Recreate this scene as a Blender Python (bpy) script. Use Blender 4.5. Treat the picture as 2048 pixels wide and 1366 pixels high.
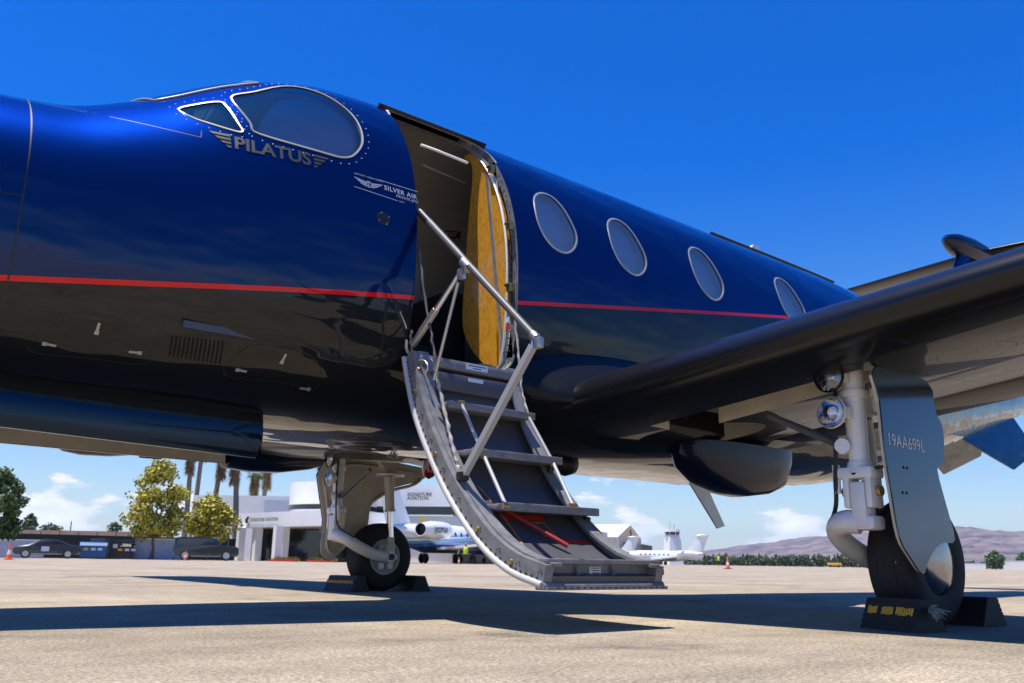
import bpy, bmesh, math, random
import numpy as np
from mathutils import Vector, Matrix
random.seed(7); rng = np.random.default_rng(7)
PI = math.pi
for o in list(bpy.data.objects): bpy.data.objects.remove(o)
scene = bpy.context.scene
COL = scene.collection

# ------------------------------------------------------------------ camera
# aircraft frame = world: +x aft, +y starboard, z up, main wheels at x = 0
FOC, PIT, ROL, YAW = 1753.26, .2463, .0145, .6876
CAM = np.array([-3.9428, -4.2273, .2466])
_Fh = np.array([math.sin(YAW), math.cos(YAW), 0]); _R0 = np.array([math.cos(YAW), -math.sin(YAW), 0])
FW = _Fh*math.cos(PIT) + np.array([0, 0, math.sin(PIT)]); _U0 = -_Fh*math.sin(PIT) + np.array([0, 0, math.cos(PIT)])
RT = _R0*math.cos(ROL) + _U0*math.sin(ROL); UP = -_R0*math.sin(ROL) + _U0*math.cos(ROL)
cam_d = bpy.data.cameras.new('camera'); cam = bpy.data.objects.new('camera', cam_d); COL.objects.link(cam)
cam_d.sensor_width = 36; cam_d.lens = FOC/2048*36; cam_d.clip_start = .05; cam_d.clip_end = 30000
m = Matrix(((RT[0], UP[0], -FW[0], CAM[0]), (RT[1], UP[1], -FW[1], CAM[1]), (RT[2], UP[2], -FW[2], CAM[2]), (0, 0, 0, 1)))
cam.matrix_world = m
cam_d.dof.use_dof = True; cam_d.dof.focus_distance = 3.7; cam_d.dof.aperture_fstop = 7.1
scene.camera = cam
def ray(px, py): return RT*(px-1024)/FOC - UP*(py-683)/FOC + FW
def _pl(px, py, ax, v):
    d = ray(px, py); return CAM + d*((v-CAM[ax])/d[ax])
def pX(px, py, v): return _pl(px, py, 0, v)
def pY(px, py, v): return _pl(px, py, 1, v)
def pZ(px, py, v): return _pl(px, py, 2, v)
def bear(px, D, py=1118):      # ground point at distance D in the direction of an image column
    d = ray(px, py); d = d[:2]/np.hypot(d[0], d[1]); return np.array([CAM[0]+d[0]*D, CAM[1]+d[1]*D, 0.])
def face_cam(p): return math.atan2(CAM[1]-p[1], CAM[0]-p[0])

# ------------------------------------------------------------------ world, sun, exposure
SUN_TRAVEL = Vector((.20, -.06, -1)).normalized()
to_sun = -SUN_TRAVEL
world = bpy.data.worlds.new('World'); scene.world = world; world.use_nodes = True
nt = world.node_tree; nt.nodes.clear()
wo = nt.nodes.new('ShaderNodeOutputWorld'); bg = nt.nodes.new('ShaderNodeBackground')
sky = nt.nodes.new('ShaderNodeTexSky'); sky.sky_type = 'NISHITA'; sky.sun_disc = False
sky.sun_elevation = math.asin(to_sun.z); sky.sun_rotation = math.atan2(to_sun.x, to_sun.y)
sky.air_density = 1.0; sky.dust_density = .3; sky.ozone_density = 1.2; sky.altitude = 240
hs = nt.nodes.new('ShaderNodeHueSaturation'); hs.inputs['Value'].default_value = 1.0
nt.links.new(sky.outputs[0], hs.inputs['Color'])
# fair-weather cumulus low over the whole horizon
tc = nt.nodes.new('ShaderNodeTexCoord'); sep = nt.nodes.new('ShaderNodeSeparateXYZ'); nt.links.new(tc.outputs['Generated'], sep.inputs[0])
def wmath(op, a, b=None, c=None):
    n = nt.nodes.new('ShaderNodeMath'); n.operation = op
    for i, v in enumerate((a, b, c)):
        if v is None: continue
        if isinstance(v, (int, float)): n.inputs[i].default_value = v
        else: nt.links.new(v, n.inputs[i])
    return n.outputs[0]
def wmap(v, a, b, c, d):
    n = nt.nodes.new('ShaderNodeMapRange'); n.clamp = True
    nt.links.new(v, n.inputs[0])
    for i, q in enumerate((a, b, c, d)): n.inputs[i+1].default_value = q
    return n.outputs[0]
mp = nt.nodes.new('ShaderNodeMapping'); mp.inputs['Scale'].default_value = (9, 9, 24); mp.inputs['Location'].default_value = (2.3, .4, .1)
nt.links.new(tc.outputs['Generated'], mp.inputs[0])
nz = nt.nodes.new('ShaderNodeTexNoise'); nz.inputs['Detail'].default_value = 8; nz.inputs['Roughness'].default_value = .55; nz.inputs['Scale'].default_value = 1.0
nt.links.new(mp.outputs[0], nz.inputs['Vector'])
nt.links.new(wmap(sep.outputs['Z'], .02, .40, 1.0, 1.30), hs.inputs['Saturation'])
tint = nt.nodes.new('ShaderNodeMix'); tint.data_type = 'RGBA'; tint.blend_type = 'MULTIPLY'; tint.inputs[0].default_value = 1; tc1 = nt.nodes.new('ShaderNodeMix'); tc1.data_type = 'RGBA'; tc1.inputs[6].default_value = (.92, .98, 1.08, 1); tc1.inputs[7].default_value = (.0, .64, 1.40, 1); nt.links.new(wmap(sep.outputs['Z'], .05, .43, 0, 1), tc1.inputs[0]); nt.links.new(tc1.outputs[2], tint.inputs[7])
nt.links.new(hs.outputs[0], tint.inputs[6])
low = wmap(sep.outputs['Z'], .03, .11, 1, 0)
base = wmap(sep.outputs['Z'], -.02, .03, .7, 1)
thr = wmath('SUBTRACT', .68, wmath('MULTIPLY', low, .18))
msk = wmap(wmath('SUBTRACT', nz.outputs[0], thr), 0, .045, 0, 1)
msk = wmath('MULTIPLY', wmath('MULTIPLY', msk, base), wmap(sep.outputs['Z'], .12, .19, 1, 0))
shade = wmap(wmath('SUBTRACT', nz.outputs[0], thr), 0, .2, 7.0, 10.5)
cc = nt.nodes.new('ShaderNodeCombineColor'); 
nt.links.new(wmath('MULTIPLY', shade, .97), cc.inputs[0]); nt.links.new(shade, cc.inputs[1]); nt.links.new(wmath('MULTIPLY', shade, 1.04), cc.inputs[2])
mxw = nt.nodes.new('ShaderNodeMix'); mxw.data_type = 'RGBA'
nt.links.new(msk, mxw.inputs[0]); nt.links.new(tint.outputs[2], mxw.inputs[6]); nt.links.new(cc.outputs[0], mxw.inputs[7])
nt.links.new(mxw.outputs[2], bg.inputs[0]); bg.inputs[1].default_value = .10
nt.links.new(bg.outputs[0], wo.inputs[0])
sun_d = bpy.data.lights.new('sun', 'SUN'); sun_d.energy = 5.0; sun_d.angle = math.radians(.53); sun_d.color = (1, .945, .84)
sun = bpy.data.objects.new('sun', sun_d); COL.objects.link(sun); sun.rotation_euler = SUN_TRAVEL.to_track_quat('-Z', 'Y').to_euler()
sun.location = (0, 0, 30)
scene.view_settings.view_transform = 'Standard'; scene.view_settings.look = 'None'
scene.view_settings.exposure = 0.5; scene.view_settings.gamma = 1; scene.view_settings.use_curve_mapping = False

# ------------------------------------------------------------------ materials
def newmat(name):
    M = bpy.data.materials.new(name); M.use_nodes = True
    return M, M.node_tree, M.node_tree.nodes['Principled BSDF']
def N(t, kind, **kw):
    n = t.nodes.new(kind)
    for k, v in kw.items():
        if k.startswith('i_'): n.inputs[k[2:].replace('_', ' ')].default_value = v
        else: setattr(n, k, v)
    return n
def simple(name, col, rough=.5, metal=0, coat=0, noise=0, nscale=8, bump=0, bscale=60, coat_rough=.03, spec=None, rvar=0):
    M, t, b = newmat(name)
    b.inputs['Base Color'].default_value = (*col, 1); b.inputs['Roughness'].default_value = rough; b.inputs['Metallic'].default_value = metal
    b.inputs['Coat Weight'].default_value = coat; b.inputs['Coat Roughness'].default_value = coat_rough
    if spec is not None: b.inputs['Specular IOR Level'].default_value = spec
    tcn = N(t, 'ShaderNodeTexCoord')
    if noise or rvar:
        n = N(t, 'ShaderNodeTexNoise', i_Scale=nscale, i_Detail=6.0, i_Roughness=.6); t.links.new(tcn.outputs['Object'], n.inputs['Vector'])
        if noise:
            mr = N(t, 'ShaderNodeMapRange', i_From_Min=.3, i_From_Max=.7, i_To_Min=1-noise, i_To_Max=1+noise); t.links.new(n.outputs[0], mr.inputs[0])
            v = N(t, 'ShaderNodeVectorMath', operation='SCALE'); v.inputs[0].default_value = col; t.links.new(mr.outputs[0], v.inputs['Scale'])
            t.links.new(v.outputs[0], b.inputs['Base Color'])
        if rvar:
            mr = N(t, 'ShaderNodeMapRange', i_From_Min=.3, i_From_Max=.7, i_To_Min=max(0, rough-rvar), i_To_Max=rough+rvar); t.links.new(n.outputs[0], mr.inputs[0]); t.links.new(mr.outputs[0], b.inputs['Roughness'])
    if bump:
        n = N(t, 'ShaderNodeTexNoise', i_Scale=bscale, i_Detail=4.0); t.links.new(tcn.outputs['Object'], n.inputs['Vector'])
        bm = N(t, 'ShaderNodeBump', i_Strength=bump, i_Distance=.01); t.links.new(n.outputs[0], bm.inputs['Height']); t.links.new(bm.outputs[0], b.inputs['Normal'])
    return M
def glassy(name, tint=(.9, .95, 1), gloss=.06, rough=.01, alpha=.85):
    M, t, b = newmat(name); t.nodes.remove(b)
    out = t.nodes['Material Output']; tr = N(t, 'ShaderNodeBsdfTransparent'); tr.inputs[0].default_value = (*[c*alpha for c in tint], 1)
    gl = N(t, 'ShaderNodeBsdfGlossy'); gl.inputs['Roughness'].default_value = rough; fr = N(t, 'ShaderNodeFresnel'); fr.inputs[0].default_value = 1.5
    ad = N(t, 'ShaderNodeMath', operation='ADD'); ad.inputs[1].default_value = gloss; t.links.new(fr.outputs[0], ad.inputs[0])
    mx = N(t, 'ShaderNodeMixShader'); t.links.new(ad.outputs[0], mx.inputs[0]); t.links.new(tr.outputs[0], mx.inputs[1]); t.links.new(gl.outputs[0], mx.inputs[2])
    t.links.new(mx.outputs[0], out.inputs[0]); return M
MT = {}
def paint_mat():
    # two-tone livery: metallic blue over graphite, parted by a red cheat line that climbs aft
    M, t, b = newmat('livery_paint')
    g = N(t, 'ShaderNodeNewGeometry'); s = N(t, 'ShaderNodeSeparateXYZ'); t.links.new(g.outputs['Position'], s.inputs[0])
    def mth(op, a, c=None):
        n = N(t, 'ShaderNodeMath', operation=op)
        for i, v in enumerate((a, c)):
            if v is None: continue
            if isinstance(v, (int, float)): n.inputs[i].default_value = v
            else: t.links.new(v, n.inputs[i])
        return n.outputs[0]
    xr = mth('ADD', s.outputs[0], 1.797)
    zs = mth('ADD', mth('ADD', mth('MULTIPLY', mth('MINIMUM', xr, 0), .134), mth('MULTIPLY', mth('MAXIMUM', xr, 0), .160)), 1.450)
    d = mth('SUBTRACT', s.outputs[2], zs)
    blue = mth('GREATER_THAN', d, .0105); red = mth('GREATER_THAN', d, -.0105)
    fl = N(t, 'ShaderNodeTexNoise', i_Scale=900.0, i_Detail=1.0); t.links.new(g.outputs['Position'], fl.inputs['Vector'])
    m1 = N(t, 'ShaderNodeMix', data_type='RGBA'); m1.inputs[6].default_value = (.006, .006, .006, 1); m1.inputs[7].default_value = (.80, .001, .002, 1); t.links.new(red, m1.inputs[0])
    m2 = N(t, 'ShaderNodeMix', data_type='RGBA'); m2.inputs[7].default_value = (.0002, .018, .082, 1); t.links.new(m1.outputs[2], m2.inputs[6]); t.links.new(blue, m2.inputs[0])
    t.links.new(m2.outputs[2], b.inputs['Base Color'])
    met = mth('MULTIPLY', blue, .97); t.links.new(met, b.inputs['Metallic'])
    b.inputs['Roughness'].default_value = .42; b.inputs['Coat Weight'].default_value = 1; b.inputs['Coat Roughness'].default_value = .012; b.inputs['Coat IOR'].default_value = 1.40; b.inputs['Specular IOR Level'].default_value = .12
    stn = N(t, 'ShaderNodeMix', data_type='RGBA'); stn.inputs[6].default_value = (1, 1, 1, 1); stn.inputs[7].default_value = (0, .30, .9, 1); t.links.new(blue, stn.inputs[0]); t.links.new(stn.outputs[2], b.inputs['Specular Tint'])
    # slight oil-canning of the skin bends the reflections
    wmp = N(t, 'ShaderNodeMapping'); wmp.inputs['Scale'].default_value = (.8, 1, 2.2); t.links.new(g.outputs['Position'], wmp.inputs[0])
    wv = N(t, 'ShaderNodeTexNoise', i_Scale=2.2, i_Detail=2.0); t.links.new(wmp.outputs[0], wv.inputs['Vector'])
    bm = N(t, 'ShaderNodeBump', i_Strength=.42, i_Distance=.05); t.links.new(wv.outputs[0], bm.inputs['Height'])
    t.links.new(bm.outputs[0], b.inputs['Coat Normal'])
    return M
MT['paint'] = paint_mat()
MT['graphite'] = simple('graphite_paint', (.008, .0082, .0088), .45, coat=.30, coat_rough=.02, spec=.08)
MT['navy'] = simple('navy_paint', (.002, .006, .026), .35, coat=.45, coat_rough=.03, spec=.15)
MT['boot'] = simple('deice_rubber', (.006, .006, .007), .27, spec=.4)
MT['grey'] = simple('grey_door_paint', (.18, .18, .183), .42, noise=.24, nscale=22, rvar=.10)
MT['dgrey'] = simple('dark_grey_panel', (.075, .075, .082), .45, noise=.12, nscale=10)
MT['lgrey'] = simple('pale_seal', (.48, .47, .45), .45, noise=.08)
MT['alu'] = simple('brushed_aluminium', (.50, .49, .46), .34, metal=.8)
MT['tube'] = simple('grey_rail_sleeve', (.085, .085, .085), .5, noise=.15, nscale=40)
MT['chrome'] = simple('chrome', (.8, .8, .8), .08, metal=1)
MT['capchrome'] = simple('dark_chrome', (.30, .30, .31), .16, metal=1)
MT['link'] = simple('link_rod_paint', (.36, .36, .37), .45)
MT['trim'] = simple('window_trim', (.42, .40, .36), .35, metal=.5)
MT['white'] = simple('white_gear_paint', (.72, .71, .67), .35, coat=.3, noise=.06, nscale=9)
MT['cream'] = simple('cream_primer', (.52, .47, .37), .5, noise=.12, nscale=9)
MT['liner'] = simple('cabin_liner', (.58, .53, .46), .7, noise=.05)
MT['mauve'] = simple('mauve_sunshade', (.46, .43, .47), .6, noise=.10, nscale=5)
MT['seatdark'] = simple('dark_leather', (.03, .028, .027), .5)
MT['black'] = simple('black_fittings', (.012, .012, .013), .45)
MT['rubber'] = simple('tyre_rubber', (.016, .016, .017), .75, noise=.25, nscale=14, bump=.15, bscale=120)
MT['chock'] = simple('chock_rubber', (.014, .014, .015), .6, bump=.2, bscale=90)
MT['yellow'] = simple('worn_yellow', (.80, .42, .03), .7, noise=.3, nscale=60)
MT['orange'] = simple('worn_orange', (.42, .17, .05), .7, noise=.4, nscale=60)
MT['rope'] = simple('rope', (.36, .36, .27), .9, noise=.3, nscale=80)
MT['cable'] = simple('sheathed_cable', (.42, .38, .32), .5, noise=.25, nscale=60)
MT['brass'] = simple('brass', (.50, .34, .13), .35, metal=.9)
MT['decal'] = simple('silver_decal', (.022, .031, .036), .5)
MT['decalw'] = simple('white_decal', (.42, .46, .52), .45)
MT['placard'] = simple('placard_white', (.62, .68, .74), .5)
MT['red'] = simple('red_marking', (.55, .03, .02), .5)
MT['dredpaint'] = simple('dark_red_paint', (.34, .025, .015), .5)
MT['dred'] = simple('red_lens', (.25, .01, .01), .15, coat=1)
MT['lens'] = simple('lamp_reflector', (.75, .77, .8), .07, metal=1)
MT['glass'] = glassy('clear_acrylic', (.95, .96, 1), .16)
MT['wglass'] = glassy('cabin_acrylic', (.95, .97, 1), .08)
MT['shade'] = simple('window_shade', (.62, .72, .84), .4)
MT['doorblue'] = simple('polished_blue_door', (.030, .062, .105), .12, metal=.9, coat=.35)
MT['doornavy'] = simple('polished_navy_door', (.006, .020, .040), .12, metal=.9, coat=.35)
MT['reveal'] = simple('window_reveal', (.93, .89, .80), .35)
MT['wsglass'] = simple('windshield_glass', (.20, .22, .25), .05, coat=1, spec=.8)
def wood():
    M, t, b = newmat('burl_wood')
    tcn = N(t, 'ShaderNodeTexCoord'); mpn = N(t, 'ShaderNodeMapping'); mpn.inputs['Scale'].default_value = (26, 26, 11); t.links.new(tcn.outputs['Object'], mpn.inputs[0])
    n = N(t, 'ShaderNodeTexNoise', i_Scale=2.2, i_Detail=9.0, i_Roughness=.72, i_Distortion=.8); t.links.new(mpn.outputs[0], n.inputs['Vector'])
    r = N(t, 'ShaderNodeValToRGB'); r.color_ramp.elements[0].position = .34; r.color_ramp.elements[0].color = (.50, .20, .018, 1); r.color_ramp.elements[1].position = .56; r.color_ramp.elements[1].color = (.80, .38, .030, 1)
    t.links.new(n.outputs[0], r.inputs[0]); t.links.new(r.outputs[0], b.inputs['Base Color']); b.inputs['Roughness'].default_value = .35; b.inputs['Coat Weight'].default_value = .6
    return M
MT['wood'] = wood()
def apron():
    M, t, b = newmat('apron_surface')
    g = N(t, 'ShaderNodeNewGeometry')
    def nz(scale, det=6, rough=.6, vec=None):
        n = N(t, 'ShaderNodeTexNoise', i_Scale=scale, i_Detail=float(det), i_Roughness=rough); t.links.new(vec or g.outputs['Position'], n.inputs['Vector']); return n.outputs[0]
    def mr(v, a, b_, c, d):
        n = N(t, 'ShaderNodeMapRange'); t.links.new(v, n.inputs[0])
        for i, q in enumerate((a, b_, c, d)): n.inputs[i+1].default_value = q
        return n.outputs[0]
    def mul(a, c):
        n = N(t, 'ShaderNodeMath', operation='MULTIPLY'); t.links.new(a, n.inputs[0])
        if isinstance(c, float): n.inputs[1].default_value = c
        else: t.links.new(c, n.inputs[1])
        return n.outputs[0]
    mpn = N(t, 'ShaderNodeMapping'); mpn.inputs['Rotation'].default_value = (0, 0, .5); mpn.inputs['Scale'].default_value = (.35, 1.6, 1); t.links.new(g.outputs['Position'], mpn.inputs[0])
    big = mr(nz(.45, 6, .65), .35, .65, .78, 1.14); streak = mr(nz(1.1, 6, .62, mpn.outputs[0]), .36, .66, .80, 1.10)
    mid = mr(nz(5, 6, .7), .3, .7, .80, 1.16); fine = mr(nz(75, 4, .8), .34, .66, .35, 1.65); fine2 = mr(nz(260, 2, .6), .32, .68, .55, 1.45)
    stain = mr(nz(1.4, 5, .62), .58, .70, 1, .52)
    v = mul(mul(mul(mul(big, streak), mul(mid, stain)), fine), fine2)
    sc = N(t, 'ShaderNodeVectorMath', operation='SCALE'); sc.inputs[0].default_value = (.372, .305, .222); t.links.new(v, sc.inputs['Scale'])
    t.links.new(sc.outputs[0], b.inputs['Base Color']); b.inputs['Roughness'].default_value = .85; b.inputs['Specular IOR Level'].default_value = .3
    bm = N(t, 'ShaderNodeBump', i_Strength=.8, i_Distance=.005); t.links.new(nz(170, 3, .7), bm.inputs['Height']); t.links.new(bm.outputs[0], b.inputs['Normal'])
    return M
MT['apron'] = apron()

# ------------------------------------------------------------------ mesh helpers
def tag(o, label=None, cat=None, group=None, kind=None):
    if label: o['label'] = label
    if cat: o['category'] = cat
    if group: o['group'] = group
    if kind: o['kind'] = kind
    return o
def empty(name, loc=(0, 0, 0), rz=0, parent=None):
    o = bpy.data.objects.new(name, None); COL.objects.link(o); o.location = loc; o.rotation_euler = (0, 0, rz); o.empty_display_size = .2
    if parent: o.parent = parent
    return o
def crom(pts, n):
    P = np.array(pts, float); out = []
    Q = np.vstack([2*P[0]-P[1], P, 2*P[-1]-P[-2]])
    for i in range(1, len(Q)-2):
        for k in range(n):
            u = k/n; a, b, c, d = Q[i-1], Q[i], Q[i+1], Q[i+2]
            out.append(.5*((2*b)+(-a+c)*u+(2*a-5*b+4*c-d)*u*u+(-a+3*b-3*c+d)*u**3))
    out.append(P[-1]); return np.array(out)
class MB:
    def __init__(s): s.v = []; s.f = []; s.mi = []; s.cur = 0
    def add(s, vs, fs):
        o = len(s.v); s.v += [tuple(map(float, q)) for q in vs]
        for f in fs: s.f.append(tuple(i+o for i in f)); s.mi.append(s.cur)
        return s
    def box(s, c, d, rot=None):
        c = np.array(c, float); h = np.array(d, float)/2
        vs = np.array([(x, y, z) for x in (-1, 1) for y in (-1, 1) for z in (-1, 1)])*h
        if rot is not None: vs = vs @ np.array(rot).T
        return s.add(vs+c, [(0, 1, 3, 2), (4, 6, 7, 5), (0, 4, 5, 1), (2, 3, 7, 6), (0, 2, 6, 4), (1, 5, 7, 3)])
    def bbox(s, c, d, bev=.01):      # box with chamfered edges along its longest axis and ends
        bm = bmesh.new(); bmesh.ops.create_cube(bm, size=1)
        for v in bm.verts: v.co = Vector((v.co.x*d[0], v.co.y*d[1], v.co.z*d[2]))
        bmesh.ops.bevel(bm, geom=bm.edges[:], offset=bev, segments=2, affect='EDGES', profile=.6)
        bm.verts.index_update(); s.add([np.array(v.co)+np.array(c) for v in bm.verts], [[v.index for v in f.verts] for f in bm.faces]); bm.free(); return s
    def tube(s, path, r, n=12, caps=True, flat=None):
        P = np.array(path, float); k = len(P); r = np.broadcast_to(np.array(r, float), (k,))
        T = np.gradient(P, axis=0); T /= np.linalg.norm(T, axis=1)[:, None]
        u = np.cross(T[0], (0, 0, 1)); 
        if np.linalg.norm(u) < 1e-3: u = np.cross(T[0], (1, 0, 0))
        u /= np.linalg.norm(u); vs = []
        for i in range(k):
            u = u - T[i]*(u@T[i]); u /= np.linalg.norm(u); w = np.cross(T[i], u)
            for j in range(n):
                a = 2*PI*j/n; vs.append(P[i]+r[i]*(math.cos(a)*u+math.sin(a)*w))
        fs = [(i*n+j, i*n+(j+1) % n, (i+1)*n+(j+1) % n, (i+1)*n+j) for i in range(k-1) for j in range(n)]
        if caps: fs += [tuple(range(n))[::-1], tuple((k-1)*n+j for j in range(n))]
        return s.add(vs, fs)
    def grid(s, G, close_u=False, close_v=False, cap=False):
        G = np.array(G, float); a, b = G.shape[:2]
        fs = [(i*b+j, i*b+(j+1) % b, ((i+1) % a)*b+(j+1) % b, ((i+1) % a)*b+j) for i in range(a if close_u else a-1) for j in range(b if close_v else b-1)]
        if cap: fs += [tuple(range(b))[::-1], tuple((a-1)*b+j for j in range(b))]
        return s.add(G.reshape(-1, 3), fs)
    def lathe(s, prof, c=(0, 0, 0), axis=1, n=40):   # prof: (radius, along-axis)
        G = []
        for k in range(n):
            a = 2*PI*k/n; row = []
            for r, h in prof:
                p = [0, 0, 0]; o = [i for i in range(3) if i != axis]
                p[axis] = h; p[o[0]] = r*math.cos(a); p[o[1]] = r*math.sin(a); row.append(np.array(p)+np.array(c))
            G.append(row)
        return s.grid(G, close_u=True)
    def prism(s, poly, vec):
        P = np.array(poly, float); n = len(P); v = np.array(vec, float)
        return s.add(np.vstack([P, P+v]), [tuple(range(n))[::-1], tuple(range(n, 2*n))]+[(i, (i+1) % n, n+(i+1) % n, n+i) for i in range(n)])
    def build(s, name, mat, parent=None, smooth=None, fixn=True):
        me = bpy.data.meshes.new(name); me.from_pydata(s.v, [], s.f); mats = mat if isinstance(mat, (list, tuple)) else [mat]
        for q in mats: me.materials.append(MT[q] if isinstance(q, str) else q)
        if len(mats) > 1: me.polygons.foreach_set('material_index', s.mi)
        if fixn:
            bm = bmesh.new(); bm.from_mesh(me); bmesh.ops.recalc_face_normals(bm, faces=bm.faces[:]); bm.to_mesh(me); bm.free()
        if smooth is not None:
            me.polygons.foreach_set('use_smooth', [True]*len(me.polygons)); me.set_sharp_from_angle(angle=math.radians(smooth))
        me.update(); o = bpy.data.objects.new(name, me); COL.objects.link(o)
        if parent: o.parent = parent
        return o
def text_geo(txt, size, bold=.0, align='LEFT', spacing=1.0):
    cu = bpy.data.curves.new('lettering', 'FONT'); cu.body = txt; cu.size = size; cu.offset = bold; cu.align_x = align; cu.space_character = spacing; cu.resolution_u = 3
    o = bpy.data.objects.new('lettering', cu); COL.objects.link(o); dg = bpy.context.evaluated_depsgraph_get(); me = o.evaluated_get(dg).to_mesh()
    vs = np.array([v.co[:] for v in me.vertices]); fs = [tuple(p.vertices) for p in me.polygons]; o.evaluated_get(dg).to_mesh_clear()
    bpy.data.objects.remove(o); bpy.data.curves.remove(cu); return vs, fs
def plane_text(name, txt, size, org, ux, uy, mat, parent, bold=0, align='LEFT', spacing=1.0):
    vs, fs = text_geo(txt, size, bold, align, spacing); ux = np.array(ux, float); uy = np.array(uy, float)
    ux /= np.linalg.norm(ux); uy /= np.linalg.norm(uy)
    return MB().add([np.array(org)+ux*v[0]+uy*v[1] for v in vs], fs).build(name, mat, parent, fixn=False)

# ------------------------------------------------------------------ ground
gb = MB()
xs = [-9000, -400, -60, -20, 20, 60, 400, 9000]
gb.grid([[(x, y, 0) for y in xs] for x in xs]); ground = gb.build('apron_ground', 'apron'); tag(ground, kind='structure')
# a crack line in the concrete that runs along the bay joint
cb = MB(); pts = []
p0, p1 = pZ(1400, 1228, 0), pZ(960, 1206, 0)
for k in range(15):
    u = k/14; q = p0+(p1-p0)*u; w = .012*(1-abs(2*u-1))*random.uniform(.5, 1.2); j = rng.normal(0, .012, 2)
    pts.append(((q[0]+j[0], q[1]+j[1]-w, .004), (q[0]+j[0], q[1]+j[1]+w, .004)))
cb.grid(pts); tag(cb.build('pavement_crack', 'black'), kind='structure')

# ------------------------------------------------------------------ aircraft: fuselage shape
ST = np.array([  # x, half width, z of widest, top, bottom
 (-5.75, .34, 1.56, 1.86, 1.22), (-5.3, .45, 1.57, 1.98, 1.08), (-4.7, .56, 1.58, 2.06, .98), (-4.1, .635, 1.59, 2.115, .92), (-3.6, .69, 1.60, 2.15, .885),
 (-3.3, .725, 1.61, 2.185, .875), (-3.0, .765, 1.625, 2.315, .87), (-2.6, .82, 1.65, 2.56, .865), (-2.34, .85, 1.67, 2.675, .86), (-2.1, .865, 1.69, 2.735, .855), (-1.8, .87, 1.70, 2.755, .85),
 (-1.3, .87, 1.70, 2.755, .845), (0, .87, 1.70, 2.755, .84), (1.5, .87, 1.70, 2.75, .84), (2.6, .85, 1.71, 2.74, .90), (3.4, .77, 1.76, 2.72, 1.05), (4.4, .62, 1.86, 2.70, 1.28), (5.6, .44, 2.0, 2.68, 1.58), (6.8, .26, 2.16, 2.66, 1.88), (7.8, .10, 2.32, 2.60, 2.12)])
def _herm(x, c):
    X = ST[:, 0]; Y = ST[:, c]; x = min(max(x, X[0]), X[-1]); i = min(max(int(np.searchsorted(X, x))-1, 0), len(X)-2)
    def tan(k):
        if k == 0 or k == len(X)-1: a, b = (0, 1) if k == 0 else (-2, -1); return (Y[b]-Y[a])/(X[b]-X[a])
        d0 = (Y[k]-Y[k-1])/(X[k]-X[k-1]); d1 = (Y[k+1]-Y[k])/(X[k+1]-X[k])
        return 0 if d0*d1 <= 0 else 2*d0*d1/(d0+d1)
    h = X[i+1]-X[i]; u = (x-X[i])/h
    return (2*u**3-3*u*u+1)*Y[i]+(u**3-2*u*u+u)*h*tan(i)+(-2*u**3+3*u*u)*Y[i+1]+(u**3-u*u)*h*tan(i+1)
NU, NL = 2.1, 3.0
def sect(x): return tuple(_herm(x, c) for c in (1, 2, 3, 4))
def Fimp(p, off=0):
    a, zc, t, b = sect(p[0]); a -= off; dz = p[2]-zc
    n, h = (NU, t-zc-off) if dz > 0 else (NL, zc-b-off)
    return (abs(p[1])/a)**n+(abs(dz)/h)**n-1
def skin_y(x, z, off=0.):
    a, zc, t, b = sect(x); dz = z-zc; n, h = (NU, t-zc) if dz > 0 else (NL, zc-b)
    return -(a*max(0, 1-(abs(dz)/h)**n)**(1/n)+off)
def skin_ang(x, th, off=0.):      # th from starboard horizontal, counter-clockwise seen from aft
    a, zc, t, b = sect(x); c, s = math.cos(th), math.sin(th); n, h = (NU, t-zc) if s > 0 else (NL, zc-b)
    return np.array([x, (a+off)*math.copysign(abs(c)**(2/n), c), zc+(h+off)*math.copysign(abs(s)**(2/n), s)])
def grad(p):
    e = 1e-4; p = np.array(p, float)
    g = np.array([Fimp(p+d)-Fimp(p-d) for d in np.eye(3)*e]); return g/np.linalg.norm(g)
def hit(px, py, off=0.):          # photo pixel -> point on the fuselage skin
    d = ray(px, py); t0 = 1.0; prev = None
    for k in range(900):
        t = 1.0+k*.012; f = Fimp(CAM+d*t)
        if f < 0:
            lo, hi = t-.012, t
            for _ in range(25):
                mdl = (lo+hi)/2
                if Fimp(CAM+d*mdl) < 0: hi = mdl
                else: lo = mdl
            p = CAM+d*hi; return p+grad(p)*off
    return None
def inside_poly(poly, n=7):       # concentric rings filling a closed outline
    P = np.array(poly); c = P.mean(0); return [c+(P-c)*(k/n) for k in range(n, 0, -1)]+[np.repeat(c[None], len(P), 0)]
def smooth_loop(poly, n=6):
    P = np.array(poly, float); Q = np.vstack([P[-1:], P, P[:2]]); out = []
    for i in range(1, len(P)+1):
        for k in range(n):
            u = k/n; a, b, c, d = Q[i-1], Q[i], Q[i+1], Q[i+2]; out.append(.5*((2*b)+(-a+c)*u+(2*a-5*b+4*c-d)*u*u+(-a+3*b-3*c+d)*u**3))
    return np.array(out)
def offset_loop(P, d):
    T = np.roll(P, -1, 0)-np.roll(P, 1, 0); Nn = np.stack([T[:, 1], -T[:, 0]], 1); Nn /= np.linalg.norm(Nn, axis=1)[:, None]
    ar = .5*np.sum(P[:, 0]*np.roll(P[:, 1], -1)-np.roll(P[:, 0], -1)*P[:, 1])
    return P+Nn*d*(1 if ar > 0 else -1)

plane = empty('turboprop_aircraft', (0, 0, 0))
tag(plane, 'navy blue and graphite single-engine aircraft with red stripe and open airstair', 'aircraft')

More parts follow.
